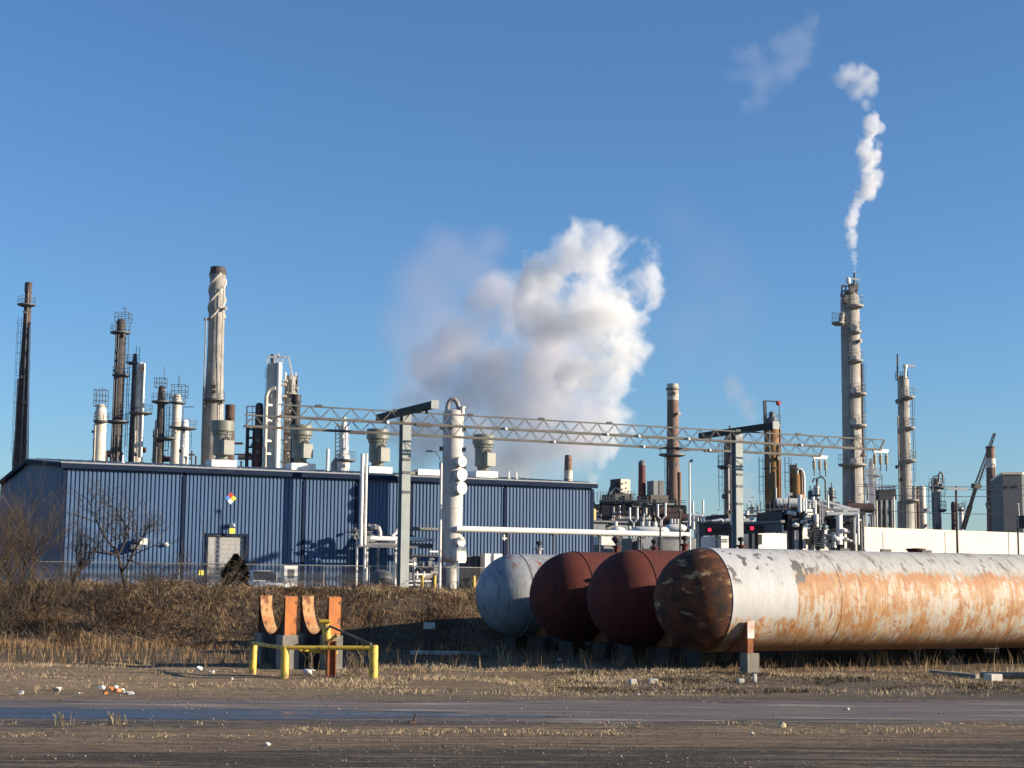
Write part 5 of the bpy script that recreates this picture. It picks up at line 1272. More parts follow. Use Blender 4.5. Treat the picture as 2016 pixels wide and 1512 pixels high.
for i,(P,L,mk,hk,lab) in enumerate(heads):
    T = Thing('storage_tank', V((P.x,P.y,TC)), lab, 'tank', 'row of four horizontal pressure tanks', yaw=YAW)
    T.part('barrel', MB().lathe((0,0,0),[(TR,0)]+[(TR+.004*math.sin(j*1.7),L*j/40) for j in range(1,40)]+[(TR,L)],96,'x'), tm[mk])
    hd = [(TR*math.cos(t),-TR*.98*math.sin(t)) for t in [math.pi/2*j/16 for j in range(16)]]
    T.part('head', MB().lathe((0,0,0),([(.02,-TR*.98)]+hd[::-1][0:]) if False else [(.03,-TR*.98)]+hd[::-1],96,'x'), tm[hk])
    T.part('head', MB().lathe((0,0,0),[(r_,L-z_) for r_,z_ in hd]+[(.03,L+TR*.98)],96,'x'), tm[mk])
    rg = MB()
    for x_ in [0.02]+[4.1+j*5.9 for j in range(int(L/5.9)-1)]:
        rg.lathe((x_,0,0),[(TR-.02,-.05),(TR+(.022 if x_ < 1 else .006),-.03),(TR+(.022 if x_ < 1 else .006),.03),(TR-.02,.05)],96,'x')
    T.part('weld_seams', rg, tm[mk])
    if i > 0:
        for x_ in ((1.0,),(1.8,3.4),(2.0,4.3))[3-i] if i < 4 else ():
            nz = T.part('nozzle', MB().lathe((x_,0,TR-.03),[(.10,0),(.10,.2),(.17,.21),(.17,.27),(.06,.28)],14), tm[mk])
            MB().lathe((x_,0,TR+.24),[(.05,0),(.05,.12),(.11,.16),(.12,.25),(.03,.28)],10).build('valve', black, nz, (0,0,0))
        T.part('manway', MB().lathe((L*.5,0,TR-.03),[(.3,0),(.3,.2),(.36,.21),(.36,.28),(.05,.3)],20), tm[mk])
    else:
        for x_ in (5.4,7.1,8.8): T.part('lifting_lug', MB().box((x_,0,TR+.03),.4,.1,.1), dark)
        T.part('nameplate_strip', MB().box((6.9,.25,TR+.01),.9,.06,.1), bright)
    # saddles
    for j,s_ in enumerate((.62,15.5,L-2.)):
        if j == 2 and i > 0: continue
        base = V((P.x,P.y,0))+AX*s_
        lab2 = ['nearest','second','third','fourth'][i]
        S = Thing('tank_saddle', base, ['rust and white saddle on a concrete pier under the nearest tank','hidden saddle on a pier under the middle of the pale rusty tank','hidden saddle on a pier under the far end of the pale rusty tank'][j] if i == 0 else
            f'shaded saddle under the {["","red tank behind the rusty one","red tank beside the grey one","grey tank"][i]}, '+('near end' if j == 0 else 'middle'), 'saddle', 'saddles under the four tanks', yaw=YAW)
        n_ = 18; zc = TC; a0 = math.asin(.66/TR) ; half = 1.46
        arc = [(-half+2*half*q/n_) for q in range(n_+1)]
        pts = [V((-.10,y_,zc-math.sqrt((TR+.005)**2-y_*y_))) for y_ in arc]
        poly = [V((-.10,-half-.12,.6)),V((-.10,half+.12,.6)),V((-.10,half+.12,pts[-1].z))]+pts[::-1]+[V((-.10,-half-.12,pts[0].z))]
        S.part('cradle', MB().prism(poly,(.20,0,0)), rust)
        S.part('cap_plate', MB().box((0,-half-.135,(pts[0].z+.98)/2+.05),.24,.03,(pts[0].z-.98)), pm('chalky_white',(.62,.58,.54),(.45,.25,.16),scale=2.5,lo=.5,hi=.62))
        shade_conc = pm('shade_toned_concrete',(.085,.072,.06),(.055,.048,.04),rough=.95,scale=2)  # concrete darkened to paint in the shade beneath the tanks
        S.part('pier', MB().box((0,-1.52 if i == 0 else -1.1,.18),.42,.42 if i == 0 else .95,.82), conc if i == 0 else shade_conc); S.part('pier', MB().box((0,1.2,.18),.5,.95,.82), shade_conc)

# ---------------------------------------------------------------- empty saddles left of the tanks
def empty_saddle(px, label, tall):
    near = at(px,1235,50); base = V((near.x,near.y,0))-NX*1.27
    S = Thing('empty_saddle', base, label, 'saddle', 'pair of empty orange tank saddles', yaw=YAW)
    Ri = 1.22; zc = 2.2; n_ = 20; arc = [(-Ri*.97+2*Ri*.97*q/n_) for q in range(n_+1)]
    pts = [V((-.13,y_,zc-math.sqrt(Ri*Ri-y_*y_))) for y_ in arc]; zt = pts[0].z+.26
    poly = [V((-.13,-Ri-.1,1.0)),V((-.13,Ri+.1,1.0)),V((-.13,Ri+.1,zt)),V((-.13,Ri*.97,zt))]+pts[::-1]+[V((-.13,-Ri*.97,zt)),V((-.13,-Ri-.1,zt))]
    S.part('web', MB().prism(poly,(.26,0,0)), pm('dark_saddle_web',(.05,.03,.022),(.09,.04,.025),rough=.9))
    fl = MB(); fp_ = [V((0,-Ri*.97,zt))]+[V((0,p.y,p.z)) for p in pts]+[V((0,Ri*.97,zt))]
    for p,q in zip(fp_,fp_[1:]):
        d_ = (q-p).normalized(); nn = V((0,-d_.z,d_.y)); fl.obox((p+q)/2+nn*.015,d_,V((1,0,0)),nn,(q-p).length/2+.008,.19,.012)
    S.part('cradle_flange', fl, pm('tan_saddle_face',(.58,.34,.16),(.50,.22,.08),rough=.9,scale=2,c3=(.22,.09,.04),lo3=.52,hi3=.62,st3=(1,1,.5)))
    S.part('end_plate', MB().box((0,-Ri-.115,(zt+1.0)/2),.38,.03,zt-1.0), pm('orange_end_plate',(.58,.20,.055),(.46,.16,.05),rough=.85,scale=2.2,c3=(.12,.05,.03),lo3=.54,hi3=.60,s3=3.5,st3=(1,1,.6)))
    S.part('end_plate', MB().box((0,Ri+.115,(zt+1.0)/2),.38,.03,zt-1.0), rust)
    S.part('pier', MB().box((0,-1.08,.42),.52,.62,1.16).box((0,1.08,.42),.52,.62,1.16), conc)
    S.part('shade_infill', MB().box((.02,0,.50),.30,1.56,.98), pm('painted_shade_black',(.045,.038,.032),(.03,.026,.022),rough=.95))  # added dark wall, its colour standing in for shade between the piers
    return S
empty_saddle(571,'left empty orange saddle on a concrete pier behind the yellow barrier',0)
empty_saddle(657,'right empty orange saddle on a concrete pier behind the yellow barrier',1)
P = onplane(651,1325,V((0,45.4,0)),V((0,1,0))); P.z = 0
T = Thing('rusty_post', P, 'short rust brown beam post standing under the yellow barrier', 'post')
T.part('web', MB().box((P.x,P.y,.45),.22,.03,1.1,.4), rust); T.part('flange', MB().box((P.x-.1,P.y-.05,.45),.03,.2,1.1,.4).box((P.x+.1,P.y+.04,.45),.03,.2,1.1,.4), rust)

# ---------------------------------------------------------------- yellow pipe barrier
def gpt(px,py):                          # ground point under a pixel, z about 0
    d = ray(px,py); return CP+d*(-CZ/d.z)
def top_of(px,py,Y): return at(px,py,Y)
g1, g2, g3, g4 = gpt(497,1325), gpt(560,1336), gpt(735,1338), gpt(652,1333)
T = Thing('pipe_barrier', V((g2.x,g2.y,0)), 'bent yellow pipe barrier with one tall leaning post', 'barrier')
tops = [top_of(500,1264,g1.y), top_of(561,1271,g2.y), top_of(736,1270,g3.y), top_of(641,1229,g4.y)]
rr_ = [.105,.115,.12,.12]
for gp,tp,r_ in zip((g1,g2,g3,g4),tops,rr_):
    d_ = (tp-gp).normalized()
    T.part('post', MB().path([gp-d_*.2,gp,tp-d_*.04,tp],[r_,r_,r_,r_*.8],14), yellow)
def rail(a,b2,r_,m_=yellow,nm='rail'): T.part(nm, MB().tube(a,b2,r_,seg=12), m_)
rail(top_of(497,1266,g1.y),top_of(560,1276,g2.y),.05)
rail(top_of(562,1275,g2.y-.05),top_of(732,1275.5,g3.y-.05),.058)
rail(top_of(590,1279,g2.y+.5),top_of(664,1286,g2.y+1),.05)
rail(top_of(645,1231,g4.y),top_of(730,1268,g3.y),.032,pm('chipped_dull_pipe',(.30,.27,.18),(.12,.10,.07),scale=3,lo=.4,hi=.5),'bent_pipe')
rail(top_of(638,1224,g4.y)-V((.12,0,0)),top_of(650,1223,g4.y),.06)
rail(top_of(649,1262,g4.y-.2),top_of(664,1250,g4.y-.3),.05)
rail(top_of(649,1297,g4.y-.2),top_of(650,1280,g4.y-.2),.10)

# orange-brown scrap sheet by the fence, concrete kerbs and stones
q = mp(941,PZ,7); T = Thing('rusty_sheet', q, 'pointed rust brown sheet leaning beside the yellow bollard', 'sheet')
T.part('sheet', MB().prism([q-AX*.15,q+AX*.2,q+AX*.25+UZ*1.0,q+AX*.22+UZ*1.45,q-AX*.12+UZ*.9],NX*.03), pm('tan_sheet',(.50,.28,.15),(.40,.2,.1)))
def conc_beam(px0,py0,px1,py1,label,th=.12,dep=.3,mt=None,hh=.14):
    a, b2 = gpt(px0,py0), gpt(px1,py1); a.z = b2.z = hh/2
    a.z += gz(a.x,a.y)+.02; b2.z += gz(b2.x,b2.y)+.02
    o = MB().bar(a,b2,dep,hh).build('concrete_beam',mt or conc,None,V(((a.x+b2.x)/2,(a.y+b2.y)/2,0)),smooth=20)
    mo = o.modifiers.new('bevel','BEVEL'); mo.width = .02; mo.segments = 2
    tag(o,label,'beam','loose concrete beams'); return o
palec = pm('pale_concrete',(.64,.60,.54),(.50,.46,.40),rough=.9,scale=3)
conc_beam(810,1290,905,1292,'pale beam lying in the shade left of the tanks',mt=palec)
conc_beam(905,1291,950,1293,'grey beam end continuing right of the pale shaded beam')
conc_beam(1832,1330,1925,1334,'cracked concrete beam at the left of the slabs below the long tank')
conc_beam(1930,1331,2060,1334,'concrete beam reaching the right edge below the long tank')
P = gpt(845,1290); P.y += 2; P.x = at(845,1250,P.y).x; T = Thing('marker_box', V((P.x,P.y,0)), 'pale little box on a dark red post in the shade of the tanks', 'box')
T.part('post', MB().box((P.x,P.y,.4),.4,.3,.9), pm('dark_red_post',(.10,.03,.02),(.07,.025,.02))); T.part('box', MB().box((P.x,P.y,1.02),.42,.32,.24), palec)
def rock(px,py,r_,label,mt,cat='stone',grp='stones and broken concrete',sq=(1,1,.7),name='stone'):
    p = gpt(px,py); mb = MB().ico((p.x,p.y,r_*.35+gz(p.x,p.y)),r_,2,sq); rs = random.Random(int(px*7+py))
    for j,v_ in enumerate(mb.v):
        nn = noise.noise(V(v_)*(1.3/r_)+V((px,0,0)))*r_*.35; c = V((p.x,p.y,r_*.3)); d_ = (V(v_)-c).normalized(); mb.v[j] = tuple(V(v_)+d_*nn)
    o = mb.build(name,mt,None,V((p.x,p.y,0)),smooth=30); tag(o,label,cat,grp); return o
def block(px,py,a_,b_,c_,yaw,label,mt):
    p = gpt(px,py); zz_ = gz(p.x,p.y); o = MB().box((p.x,p.y,zz_+c_/2-.01),a_,b_,c_,yaw).build('broken_block',mt,None,V((p.x,p.y,0)),smooth=20)
    mo = o.modifiers.new('bevel','BEVEL'); mo.width = .015; mo.segments = 2; tag(o,label,'block','broken pale blocks'); return o
rock(1540,1432,.085,'single yellowish stone on the bare ground at lower right',pm('yellow_stone',(.62,.50,.28),(.5,.4,.22)))
block(1245,1344,.17,.2,.14,.3,'leftmost pale block in front of the tanks',palec); block(1286,1346,.22,.2,.12,.1,'second pale block in front of the tanks',palec)
block(1458,1343,.16,.2,.12,.2,'small pale block left of the upright one',palec); block(1486,1343,.09,.12,.22,.2,'small upright pale block below the pier',palec)
block(1955,1338,.4,.35,.2,.4,'largest pale block lying by the concrete beams',palec)
rock(1668,1398,.05,'tiny pale stone near the dark road edge',palec); rock(1256,1369,.045,'tiny white stone left on the old road',palec)
rock(1480,1446,.04,'small pale pebble below the yellowish stone',palec); rock(527,1468,.05,'small white pebble at lower left of centre',palec)
rock(1102,1303,.07,'pale stone at the edge of the tanks shadow',palec); rock(456,1339,.05,'round white pebble left of the yellow barrier',palec)
# litter
lit = [pm('litter_white',(.75,.73,.70),(.6,.58,.55)),pm('litter_orange',(.70,.22,.06),(.6,.2,.06)),palec]
rl = random.Random(3)
names = ['white','orange','grey white']
for j,(px,py,s_,mi) in enumerate(((200,1357,.12,0),(207,1366,.10,1),(218,1360,.13,1),(228,1356,.12,0),(232,1363,.15,1),(240,1361,.11,2),(248,1366,.10,0),(258,1367,.12,0),(112,1361,.17,0),(42,1367,.12,2),(392,1322,.16,0),(415,1327,.17,2),(604,1325,.2,0),(615,1322,.1,0),(155,1366,.06,0))):
    p = gpt(px,py); zz_ = gz(p.x,p.y); mb = MB().ico((p.x,p.y,zz_+s_*.25),s_*.6,1,(1.2,.8,.6))
    for q_,v_ in enumerate(mb.v):
        mb.v[q_] = tuple(V(v_)+V((rl.uniform(-1,1),rl.uniform(-1,1),rl.uniform(-.6,1)))*s_*.28)
    o = mb.build('litter_scrap',lit[mi],None,V((p.x,p.y,0)),smooth=0)
    tag(o, f'{names[mi]} crumpled scrap number {j}', 'litter', 'crumpled litter on the dirt')
    o['label'] = ['crumpled white scrap at the left of the litter heap','orange scrap at the lower left of the litter heap','orange scrap in the left half of the litter heap','white scrap on top of the litter heap','biggest orange scrap in the middle of the litter heap','greyish scrap right of the big orange one','white scrap low in the right of the litter heap','white scrap at the far right of the litter heap','long flat white scrap left of the litter heap','greyish scrap near the left edge of the dirt','white scrap on the tan dirt left of the barrier','greyish scrap beside the white one left of the barrier','white crumpled scrap under the yellow barrier','small white scrap right beside the one under the barrier','tiny white scrap between heap and long flat scrap'][j]
p = gpt(814,1425); T = Thing('rusty_stub', V((p.x,p.y,0)), 'little rusty bent stub at the puddle edge', 'stub')
T.part('stub', MB().path([(p.x,p.y,-.05),(p.x+.02,p.y,.10),(p.x+.05,p.y,.18)],.022,8), brown); T.part('foot', MB().box((p.x-.02,p.y,.03),.14,.10,.04,.3), brown)
# ---------------------------------------------------------------- vegetation
def veg_mat(name, stops, rough=.9):
    m, t, b, out = _nodes(name); g = G(t)
    ge = g.n('ShaderNodeNewGeometry'); cr = g.n('ShaderNodeValToRGB'); g.l(ge.outputs['Random Per Island'], cr.inputs[0])
    el = cr.color_ramp.elements; el[0].color = rgba(stops[0]); el[1].color = rgba(stops[-1])
    for i, c in enumerate(stops[1:-1]):
        e = el.new((i+1)/(len(stops)-1)); e.color = rgba(c)
    n_ = g.noise(g.coord(), .38, 5, .65); col = g.mix(g.rng(n_,.50,.64,0,.6), cr.outputs[0], stops[0]); col = g.mix(g.rng(n_,.46,.34,0,.55), col, stops[-1])
    g.l(col, b.inputs['Base Color']); b.inputs['Roughness'].default_value = rough; b.inputs['Specular IOR Level'].default_value = .15
    return m
straw = veg_mat('dry_straw', [(.16,.11,.065),(.34,.25,.15),(.50,.38,.23),(.60,.47,.30)])
bankm = veg_mat('bank_scrub', [(.055,.034,.022),(.16,.095,.052),(.30,.19,.10),(.46,.31,.17)])
weedm = veg_mat('tall_weeds', [(.20,.15,.09),(.34,.26,.16),(.45,.36,.24)])
def blades(name, spots, nb, hlo, hhi, wd, lean, mat, seed):
    rs = np.random.RandomState(seed); P = np.array(spots); n = len(P)
    P = np.repeat(P, nb, 0); m_ = len(P)
    P[:, :2] += rs.normal(0, .06, (m_, 2))
    h = rs.uniform(hlo, hhi, m_)*(1+.7*(rs.rand(m_) > .93))*np.repeat(np.array([.75+1.1*max(-.4, noise.noise(V((q[0]*.6, q[1]*.6, 31)))) for q in spots]), nb); a = rs.uniform(0, 2*np.pi, m_); l = rs.rand(m_)*lean*h
    w_ = wd*(.6+.8*rs.rand(m_)); f = rs.uniform(-.9, .9, m_)
    dx = np.cos(f)*w_/2; dy = np.sin(f)*w_/2
    v = np.zeros((m_, 5, 3))
    v[:,0] = P+np.stack([-dx,-dy,np.full(m_,-.03)],1); v[:,1] = P+np.stack([dx,dy,np.full(m_,-.03)],1)
    mid = P+np.stack([np.cos(a)*l*.35,np.sin(a)*l*.35,h*.6],1)
    v[:,2] = mid+np.stack([dx*.8,dy*.8,0*dx],1); v[:,3] = mid-np.stack([dx*.8,dy*.8,0*dx],1)
    v[:,4] = P+np.stack([np.cos(a)*l,np.sin(a)*l,h],1)
    i0 = (np.arange(m_)*5)[:,None]
    quads = i0+np.array([0,1,2,3]); tris = i0+np.array([3,2,4])
    me = bpy.data.meshes.new(name)
    me.vertices.add(m_*5); me.vertices.foreach_set('co', v.reshape(-1))
    loops = np.concatenate([np.concatenate([quads, tris],1).reshape(-1)])
    me.loops.add(len(loops)); me.loops.foreach_set('vertex_index', loops.astype(np.int32))
    me.polygons.add(m_*2); st = np.zeros(m_*2, np.int32); st[0::2] = np.arange(m_)*7; st[1::2] = np.arange(m_)*7+4
    me.polygons.foreach_set('loop_start', st); me.update(calc_edges=True); me.validate()
    me.materials.append(mat); o = bpy.data.objects.new(name, me); COL.objects.link(o); return o
rv = random.Random(21)
def clump(x, y, f=.35, s=0): return noise.noise(V((x*f, y*f, s)))
def scatter(n, x0, x1, yf0, yf1, dens):
    out = []
    while len(out) < n:
        x = rv.uniform(x0, x1); y = rv.uniform(yf0(x), yf1(x))
        if abs(x) > y*.335+1.5: continue
        if rv.random() < dens(x, y): out.append((x, y, gz(x, y)))
    return out
sp = scatter(7500, -18, 18, lambda x: 38.8+.1*x, lambda x: 52, lambda x, y: max(0, min(1, .35+1.8*clump(x, y)))*(0.12 if (x < -5.5 and y < 49) else 1)*(.25 if x > 3 and y < 46 else 1))
tag(blades('dry_grass', sp, 6, .015, .12, .011, 1.5, straw, 1), 'short dry grass tufts over the dirt in front of the tanks', 'grass', kind='stuff')
sp = scatter(1000, -14, 14, lambda x: 28.5+.15*x, lambda x: 31.2+.1*x, lambda x, y: max(0, clump(x, y, .6, 4)*2.2))
tag(blades('roadside_grass', sp, 4, .02, .06, .010, .8, straw, 2), 'sparse dry grass along the near edge of the puddle', 'grass', kind='stuff')
sp = scatter(17000, -24, 27, lambda x: toeY(x)-2.2, lambda x: toeY(x)+9, lambda x, y: max(.12, min(1, .55+1.3*clump(x, y, .5, 7))))
tag(blades('bank_scrub', sp, 7, .05, .28, .015, 1.9, bankm, 3), 'brown dry scrub covering the earth bank', 'scrub', kind='stuff')
sp = scatter(4200, -22, 27, lambda x: toeY(x)+4.6, lambda x: toeY(x)+8.5, lambda x, y: max(.1, min(1, .5+1.3*clump(x, y, .5, 9))))
tag(blades('crest_grass', sp, 6, .06, .26, .015, 1.3, straw, 4), 'taller straw coloured grass on the crest of the bank', 'grass', kind='stuff')
sp = scatter(2600, -20, 20, lambda x: 50, lambda x: 66, lambda x, y: .8)
tag(blades('shade_weeds', sp, 3, .15, .55, .014, .7, bankm, 5), 'thin dry weeds under and around the tanks', 'weeds', kind='stuff')
sp = scatter(3200, 1, 18, lambda x: 39.5+.1*x, lambda x: 50, lambda x, y: max(0, min(1, .4+1.8*clump(x, y, .5, 13))))
tag(blades('dead_mat', sp, 6, .02, .09, .014, 1.6, veg_mat('dead_mat', [(.03,.025,.02),(.07,.055,.04),(.13,.10,.065)]), 8), 'dark dead plant mat on the ground before the long tank', 'dead plants', kind='stuff')
# loose gravel, far too much to count
def gravel(n, seed):
    rs = np.random.RandomState(seed); pts = []
    while len(pts) < n:
        y = 22.5+(rs.rand()**1.5)*30; x = rs.uniform(-1,1)*(y*.335+.5)
        c = noise.noise(V((x*.35, y*1.1, 55)))
        if rs.rand() < .25+1.6*c: pts.append((x, y, gz(x, y)))
    P = np.array(pts); r = (.005+.018*rs.rand(n)**6)*(P[:,1]/30)**.5
    base = np.array([[1,0,0],[-1,0,0],[0,1,0],[0,-1,0],[0,0,1],[0,0,-1]], float)
    v = P[:,None,:]+base[None]*r[:,None,None]*rs.uniform(.6,1.3,(n,6,1)); v[:,:,2] += (r*.4)[:,None]
    f = np.array([[0,2,4],[2,1,4],[1,3,4],[3,0,4],[2,0,5],[1,2,5],[3,1,5],[0,3,5]])
    F_ = (f[None]+np.arange(n)[:,None,None]*6).reshape(-1)
    me = bpy.data.meshes.new('gravel'); me.vertices.add(n*6); me.vertices.foreach_set('co', v.reshape(-1))
    me.loops.add(len(F_)); me.loops.foreach_set('vertex_index', F_.astype(np.int32)); me.polygons.add(n*8)
    me.polygons.foreach_set('loop_start', (np.arange(n*8)*3).astype(np.int32)); me.update(calc_edges=True); me.validate()
    me.materials.append(veg_mat('gravel_stone', [(.06,.05,.042),(.13,.10,.075),(.21,.165,.12),(.34,.29,.23)]))
    o = bpy.data.objects.new('gravel', me); COL.objects.link(o); tag(o, 'loose pale and brown gravel over the dirt and road', 'gravel', kind='stuff')
gravel(14000, 77)
# tangled stems on the bank
bm_ = MB()
for i in range(1250):
    x = rv.uniform(-22, 4 if i % 3 else -6); 
    y = toeY(x)+rv.uniform(-.8, 7)
    if clump(x, y, .4, 11) < -.15: continue
    a = rv.uniform(0, 6.28); L = rv.uniform(.6, 1.9); h = rv.uniform(.2, .65); z = gz(x, y)
    pts = [V((x+math.cos(a)*L*t, y+math.sin(a)*L*t*.6, z-.05+h*math.sin(math.pi*min(1, t*1.1+.05))*1.0)) + V((rv.uniform(-.06,.06), rv.uniform(-.06,.06), rv.uniform(-.05,.05))) for t in (0,.25,.5,.75,1)]
    bm_.path(pts, [.014,.012,.010,.008,.005], 3, False)
tag(bm_.build('bramble_tangle', veg_mat('bramble_stems', [(.035,.022,.016),(.08,.05,.035),(.16,.11,.07),(.26,.19,.12)]), smooth=0), 'tangled bare bramble stems over the bank', 'brambles', kind='stuff')
barkd = pm('bare_bark', (.085,.060,.045), (.05,.036,.028), rough=.95, scale=3, bump=0)
barky = pm('yellow_bark', (.17,.12,.065), (.11,.075,.045), rough=.95, scale=3, bump=0)
def bare_tree(px, py, Z, H, spread, label, seed, mat=barkd, stems=1, lean=(0,0), levels=4, name='bare_tree', r0=.06, group='bare trees and bushes on the bank', nb=3):
    rs = random.Random(seed); x = xof(px, py, Z); base = V((x, Z, gz(x, Z)-.05)); T = Thing(name, base, label, 'tree' if name == 'bare_tree' else 'bush', group)
    tr = MB(); tw = MB()
    def grow(p, d, L, r, lv):
        pts = [p]; q = p; n = 4
        for i in range(n):
            d = (d+V((rs.gauss(0,.13), rs.gauss(0,.13), rs.gauss(.03,.08)))).normalized(); q = q+d*L/n; pts.append(q)
        (tr if lv >= levels-1 else tw).path(pts, [r*(1-.45*i/n) for i in range(n+1)], 5 if lv >= levels-1 else 3, False)
        if lv <= 0: return
        for k in range(nb+(1 if lv < levels-1 else 0)):
            t = rs.uniform(.3, 1); i = min(n-1, int(t*n)); b_ = pts[i].lerp(pts[i+1], t*n-i)
            ax = V((rs.gauss(0,1), rs.gauss(0,1), rs.gauss(0,.45))).normalized()
            nd = (d*(1-.15*spread)+ax*(.55*spread)+UZ*.10).normalized()
            grow(b_, nd, L*rs.uniform(.55,.85), r*.56, lv-1)
    for s_ in range(stems):
        a = rs.uniform(0,6.28); d = (UZ+V((math.cos(a),math.sin(a),0))*(.0 if stems == 1 else rs.uniform(.1,.6)*spread)+V((lean[0],lean[1],0))).normalized()
        grow(base+V((rs.gauss(0,.04*stems),rs.gauss(0,.04*stems),0)), d, H*rs.uniform(.55,.75), r0*(1 if stems==1 else .6), levels)
    T.part('trunk', tr, mat, smooth=60); T.part('crown', tw, mat, smooth=0)
    return T
bare_tree(250,1160,71,3.1,1.5,'wide bare dark tree in front of the blue wall, trunk left of the round lamp',41,levels=4,nb=4,r0=.09)
bare_tree(142,1170,70,2.3,1.1,'bare dark tree close to the shaded building corner',14,levels=4,nb=4,r0=.07,lean=(.15,0))
bare_tree(45,1170,69.5,3.9,.6,'dense yellowish bare bush at far left before the shaded gable',16,barky,12,name='bare_bush',levels=4,nb=3,r0=.05)
bare_tree(8,1180,68,3.4,.7,'yellowish bare bush cut by the left edge of the picture',17,barky,10,name='bare_bush',levels=4,nb=3,r0=.05)
bare_tree(385,1238,67.6,4.3,.45,'fan of long bare stems leaning right below the roll-up door',18,barky,10,name='bare_bush',lean=(.42,0),levels=2,nb=2,r0=.035)
bare_tree(318,1185,70,2.3,1.5,'low spreading bare bush left of the roll-up door',19,barkd,4,name='bare_bush',levels=3,nb=4,r0=.04)
bare_tree(190,1215,67.5,2.0,1.4,'low dark bare bush in front of the wide bare tree',22,barkd,5,name='bare_bush',levels=3,nb=4,r0=.035)
bare_tree(100,1225,67.2,2.6,.8,'leaning bare bush low on the bank below the shaded corner',23,barky,5,name='bare_bush',levels=3,nb=4,r0=.035)
bare_tree(20,1235,67,2.3,1.0,'low bare bush at the far left foot of the bank',24,barkd,5,name='bare_bush',levels=3,nb=4,r0=.035)
bare_tree(290,1225,67.5,1.9,1.0,'small dark bare bush between tree and leaning stems',25,barkd,4,name='bare_bush',levels=3,nb=4,r0=.03)
bare_tree(470,1230,67.4,1.5,1.0,'small bare bush below the evergreen bush',26,barkd,4,name='bare_bush',levels=3,nb=3,r0=.025)
bare_tree(735,1225,67.4,1.3,1.0,'small dark bare bush right of the empty saddles',27,barkd,5,name='bare_bush',levels=3,nb=4,r0=.025)
bare_tree(860,1215,67.6,1.2,1.0,'small dark bare bush on the bank left of the grey tank',28,barkd,5,name='bare_bush',levels=3,nb=4,r0=.025)
bare_tree(660,1215,67.4,1.2,1.0,'small bare bush behind the right empty saddle',29,barky,5,name='bare_bush',levels=3,nb=4,r0=.025)
# weeds standing as single plants
for j,(px,py,h,lab) in enumerate(((1000,1312,.55,'dry weed left of the red tanks shadow edge'),(985,1308,.8,'tall thin dry weed under the grey tank'),(1147,1305,.5,'pale curled dry weed in front of the red tank'),(1430,1308,.6,'dry weed left of the concrete pier'),(1503,1305,.6,'dry weed right of the concrete pier'),
    (1572,1310,.75,'lone dry stem under the long tank'),(1722,1312,.8,'dry weed stems under the middle of the long tank'),(1745,1312,.85,'bent dry weed beside the middle stems'),(1803,1314,.8,'pale curved dry weed under the long tank'),(1868,1318,.7,'forked dry weed left of the concrete beams'),(1885,1320,.6,'low dry weed above the concrete beams'),(1700,1312,.55,'short dry stem left of the middle stems'),(708,1328,1.0,'cluster of tall dry stems inside the yellow barrier'),(690,1330,.7,'short dry stems inside the yellow barrier'),(610,1322,.8,'dry stems behind the yellow barrier'),(228,1425,.28,'dry tuft at the near edge of the puddle, left'),(122,1428,.3,'dry tuft at the near edge of the puddle, far left'))):
    p = gpt(px,py); rs = random.Random(100+j); mb = MB()
    for q_ in range(7 if j < 12 else 12):
        a = rs.uniform(0,6.28); l = rs.uniform(.05,.4)*h; hh = h*rs.uniform(.5,1); b_ = V((p.x+rs.gauss(0,.10),p.y+rs.gauss(0,.1),gz(p.x,p.y)-.02))
        mb.path([b_,b_+V((math.cos(a)*l*.3,math.sin(a)*l*.3,hh*.6)),b_+V((math.cos(a)*l,math.sin(a)*l,hh))],[.012,.010,.006],3,False)
    o = mb.build('dry_weed', weedm, None, V((p.x,p.y,0)), smooth=0); tag(o, lab, 'weed', 'single dry weeds')
# evergreen bush
P = onplane(463,1150,V((0,76.5,0)),V((0,1,0))); zt = at(462,1092,76.5).z; b0 = gz(P.x,76.5)
T = Thing('evergreen_bush', V((P.x,76.5,b0)), 'dark conical evergreen bush in front of the roll-up door', 'bush')
H_ = zt-b0; mb = MB(); rs = random.Random(31)
for i in range(5200):
    t = rs.random()**.8; rr2 = (1-t)**.75*.92*(1+.22*math.sin(t*9+2)+.15*rs.gauss(0,1)); a = rs.uniform(0,6.28); q_ = rs.uniform(.55,1)**.5*rr2
    c = V((P.x+math.cos(a)*q_, 76.5+math.sin(a)*q_, b0+t*H_)); d_ = V((math.cos(a),math.sin(a),rs.uniform(.1,1.2))).normalized(); s_ = rs.uniform(.05,.13)
    sd_ = d_.cross(V((rs.gauss(0,1),rs.gauss(0,1),rs.gauss(0,1)))).normalized()*s_*.35
    mb._add([c-sd_,c+sd_,c+d_*s_],[(0,1,2)])
T.part('crown', mb, veg_mat('evergreen_leaves', [(.018,.016,.010),(.035,.030,.016),(.06,.045,.022)]), smooth=0)
T.part('trunk', MB().tube(T.loc,T.loc+UZ*H_*.85,.06,.02,seg=8), barkd)

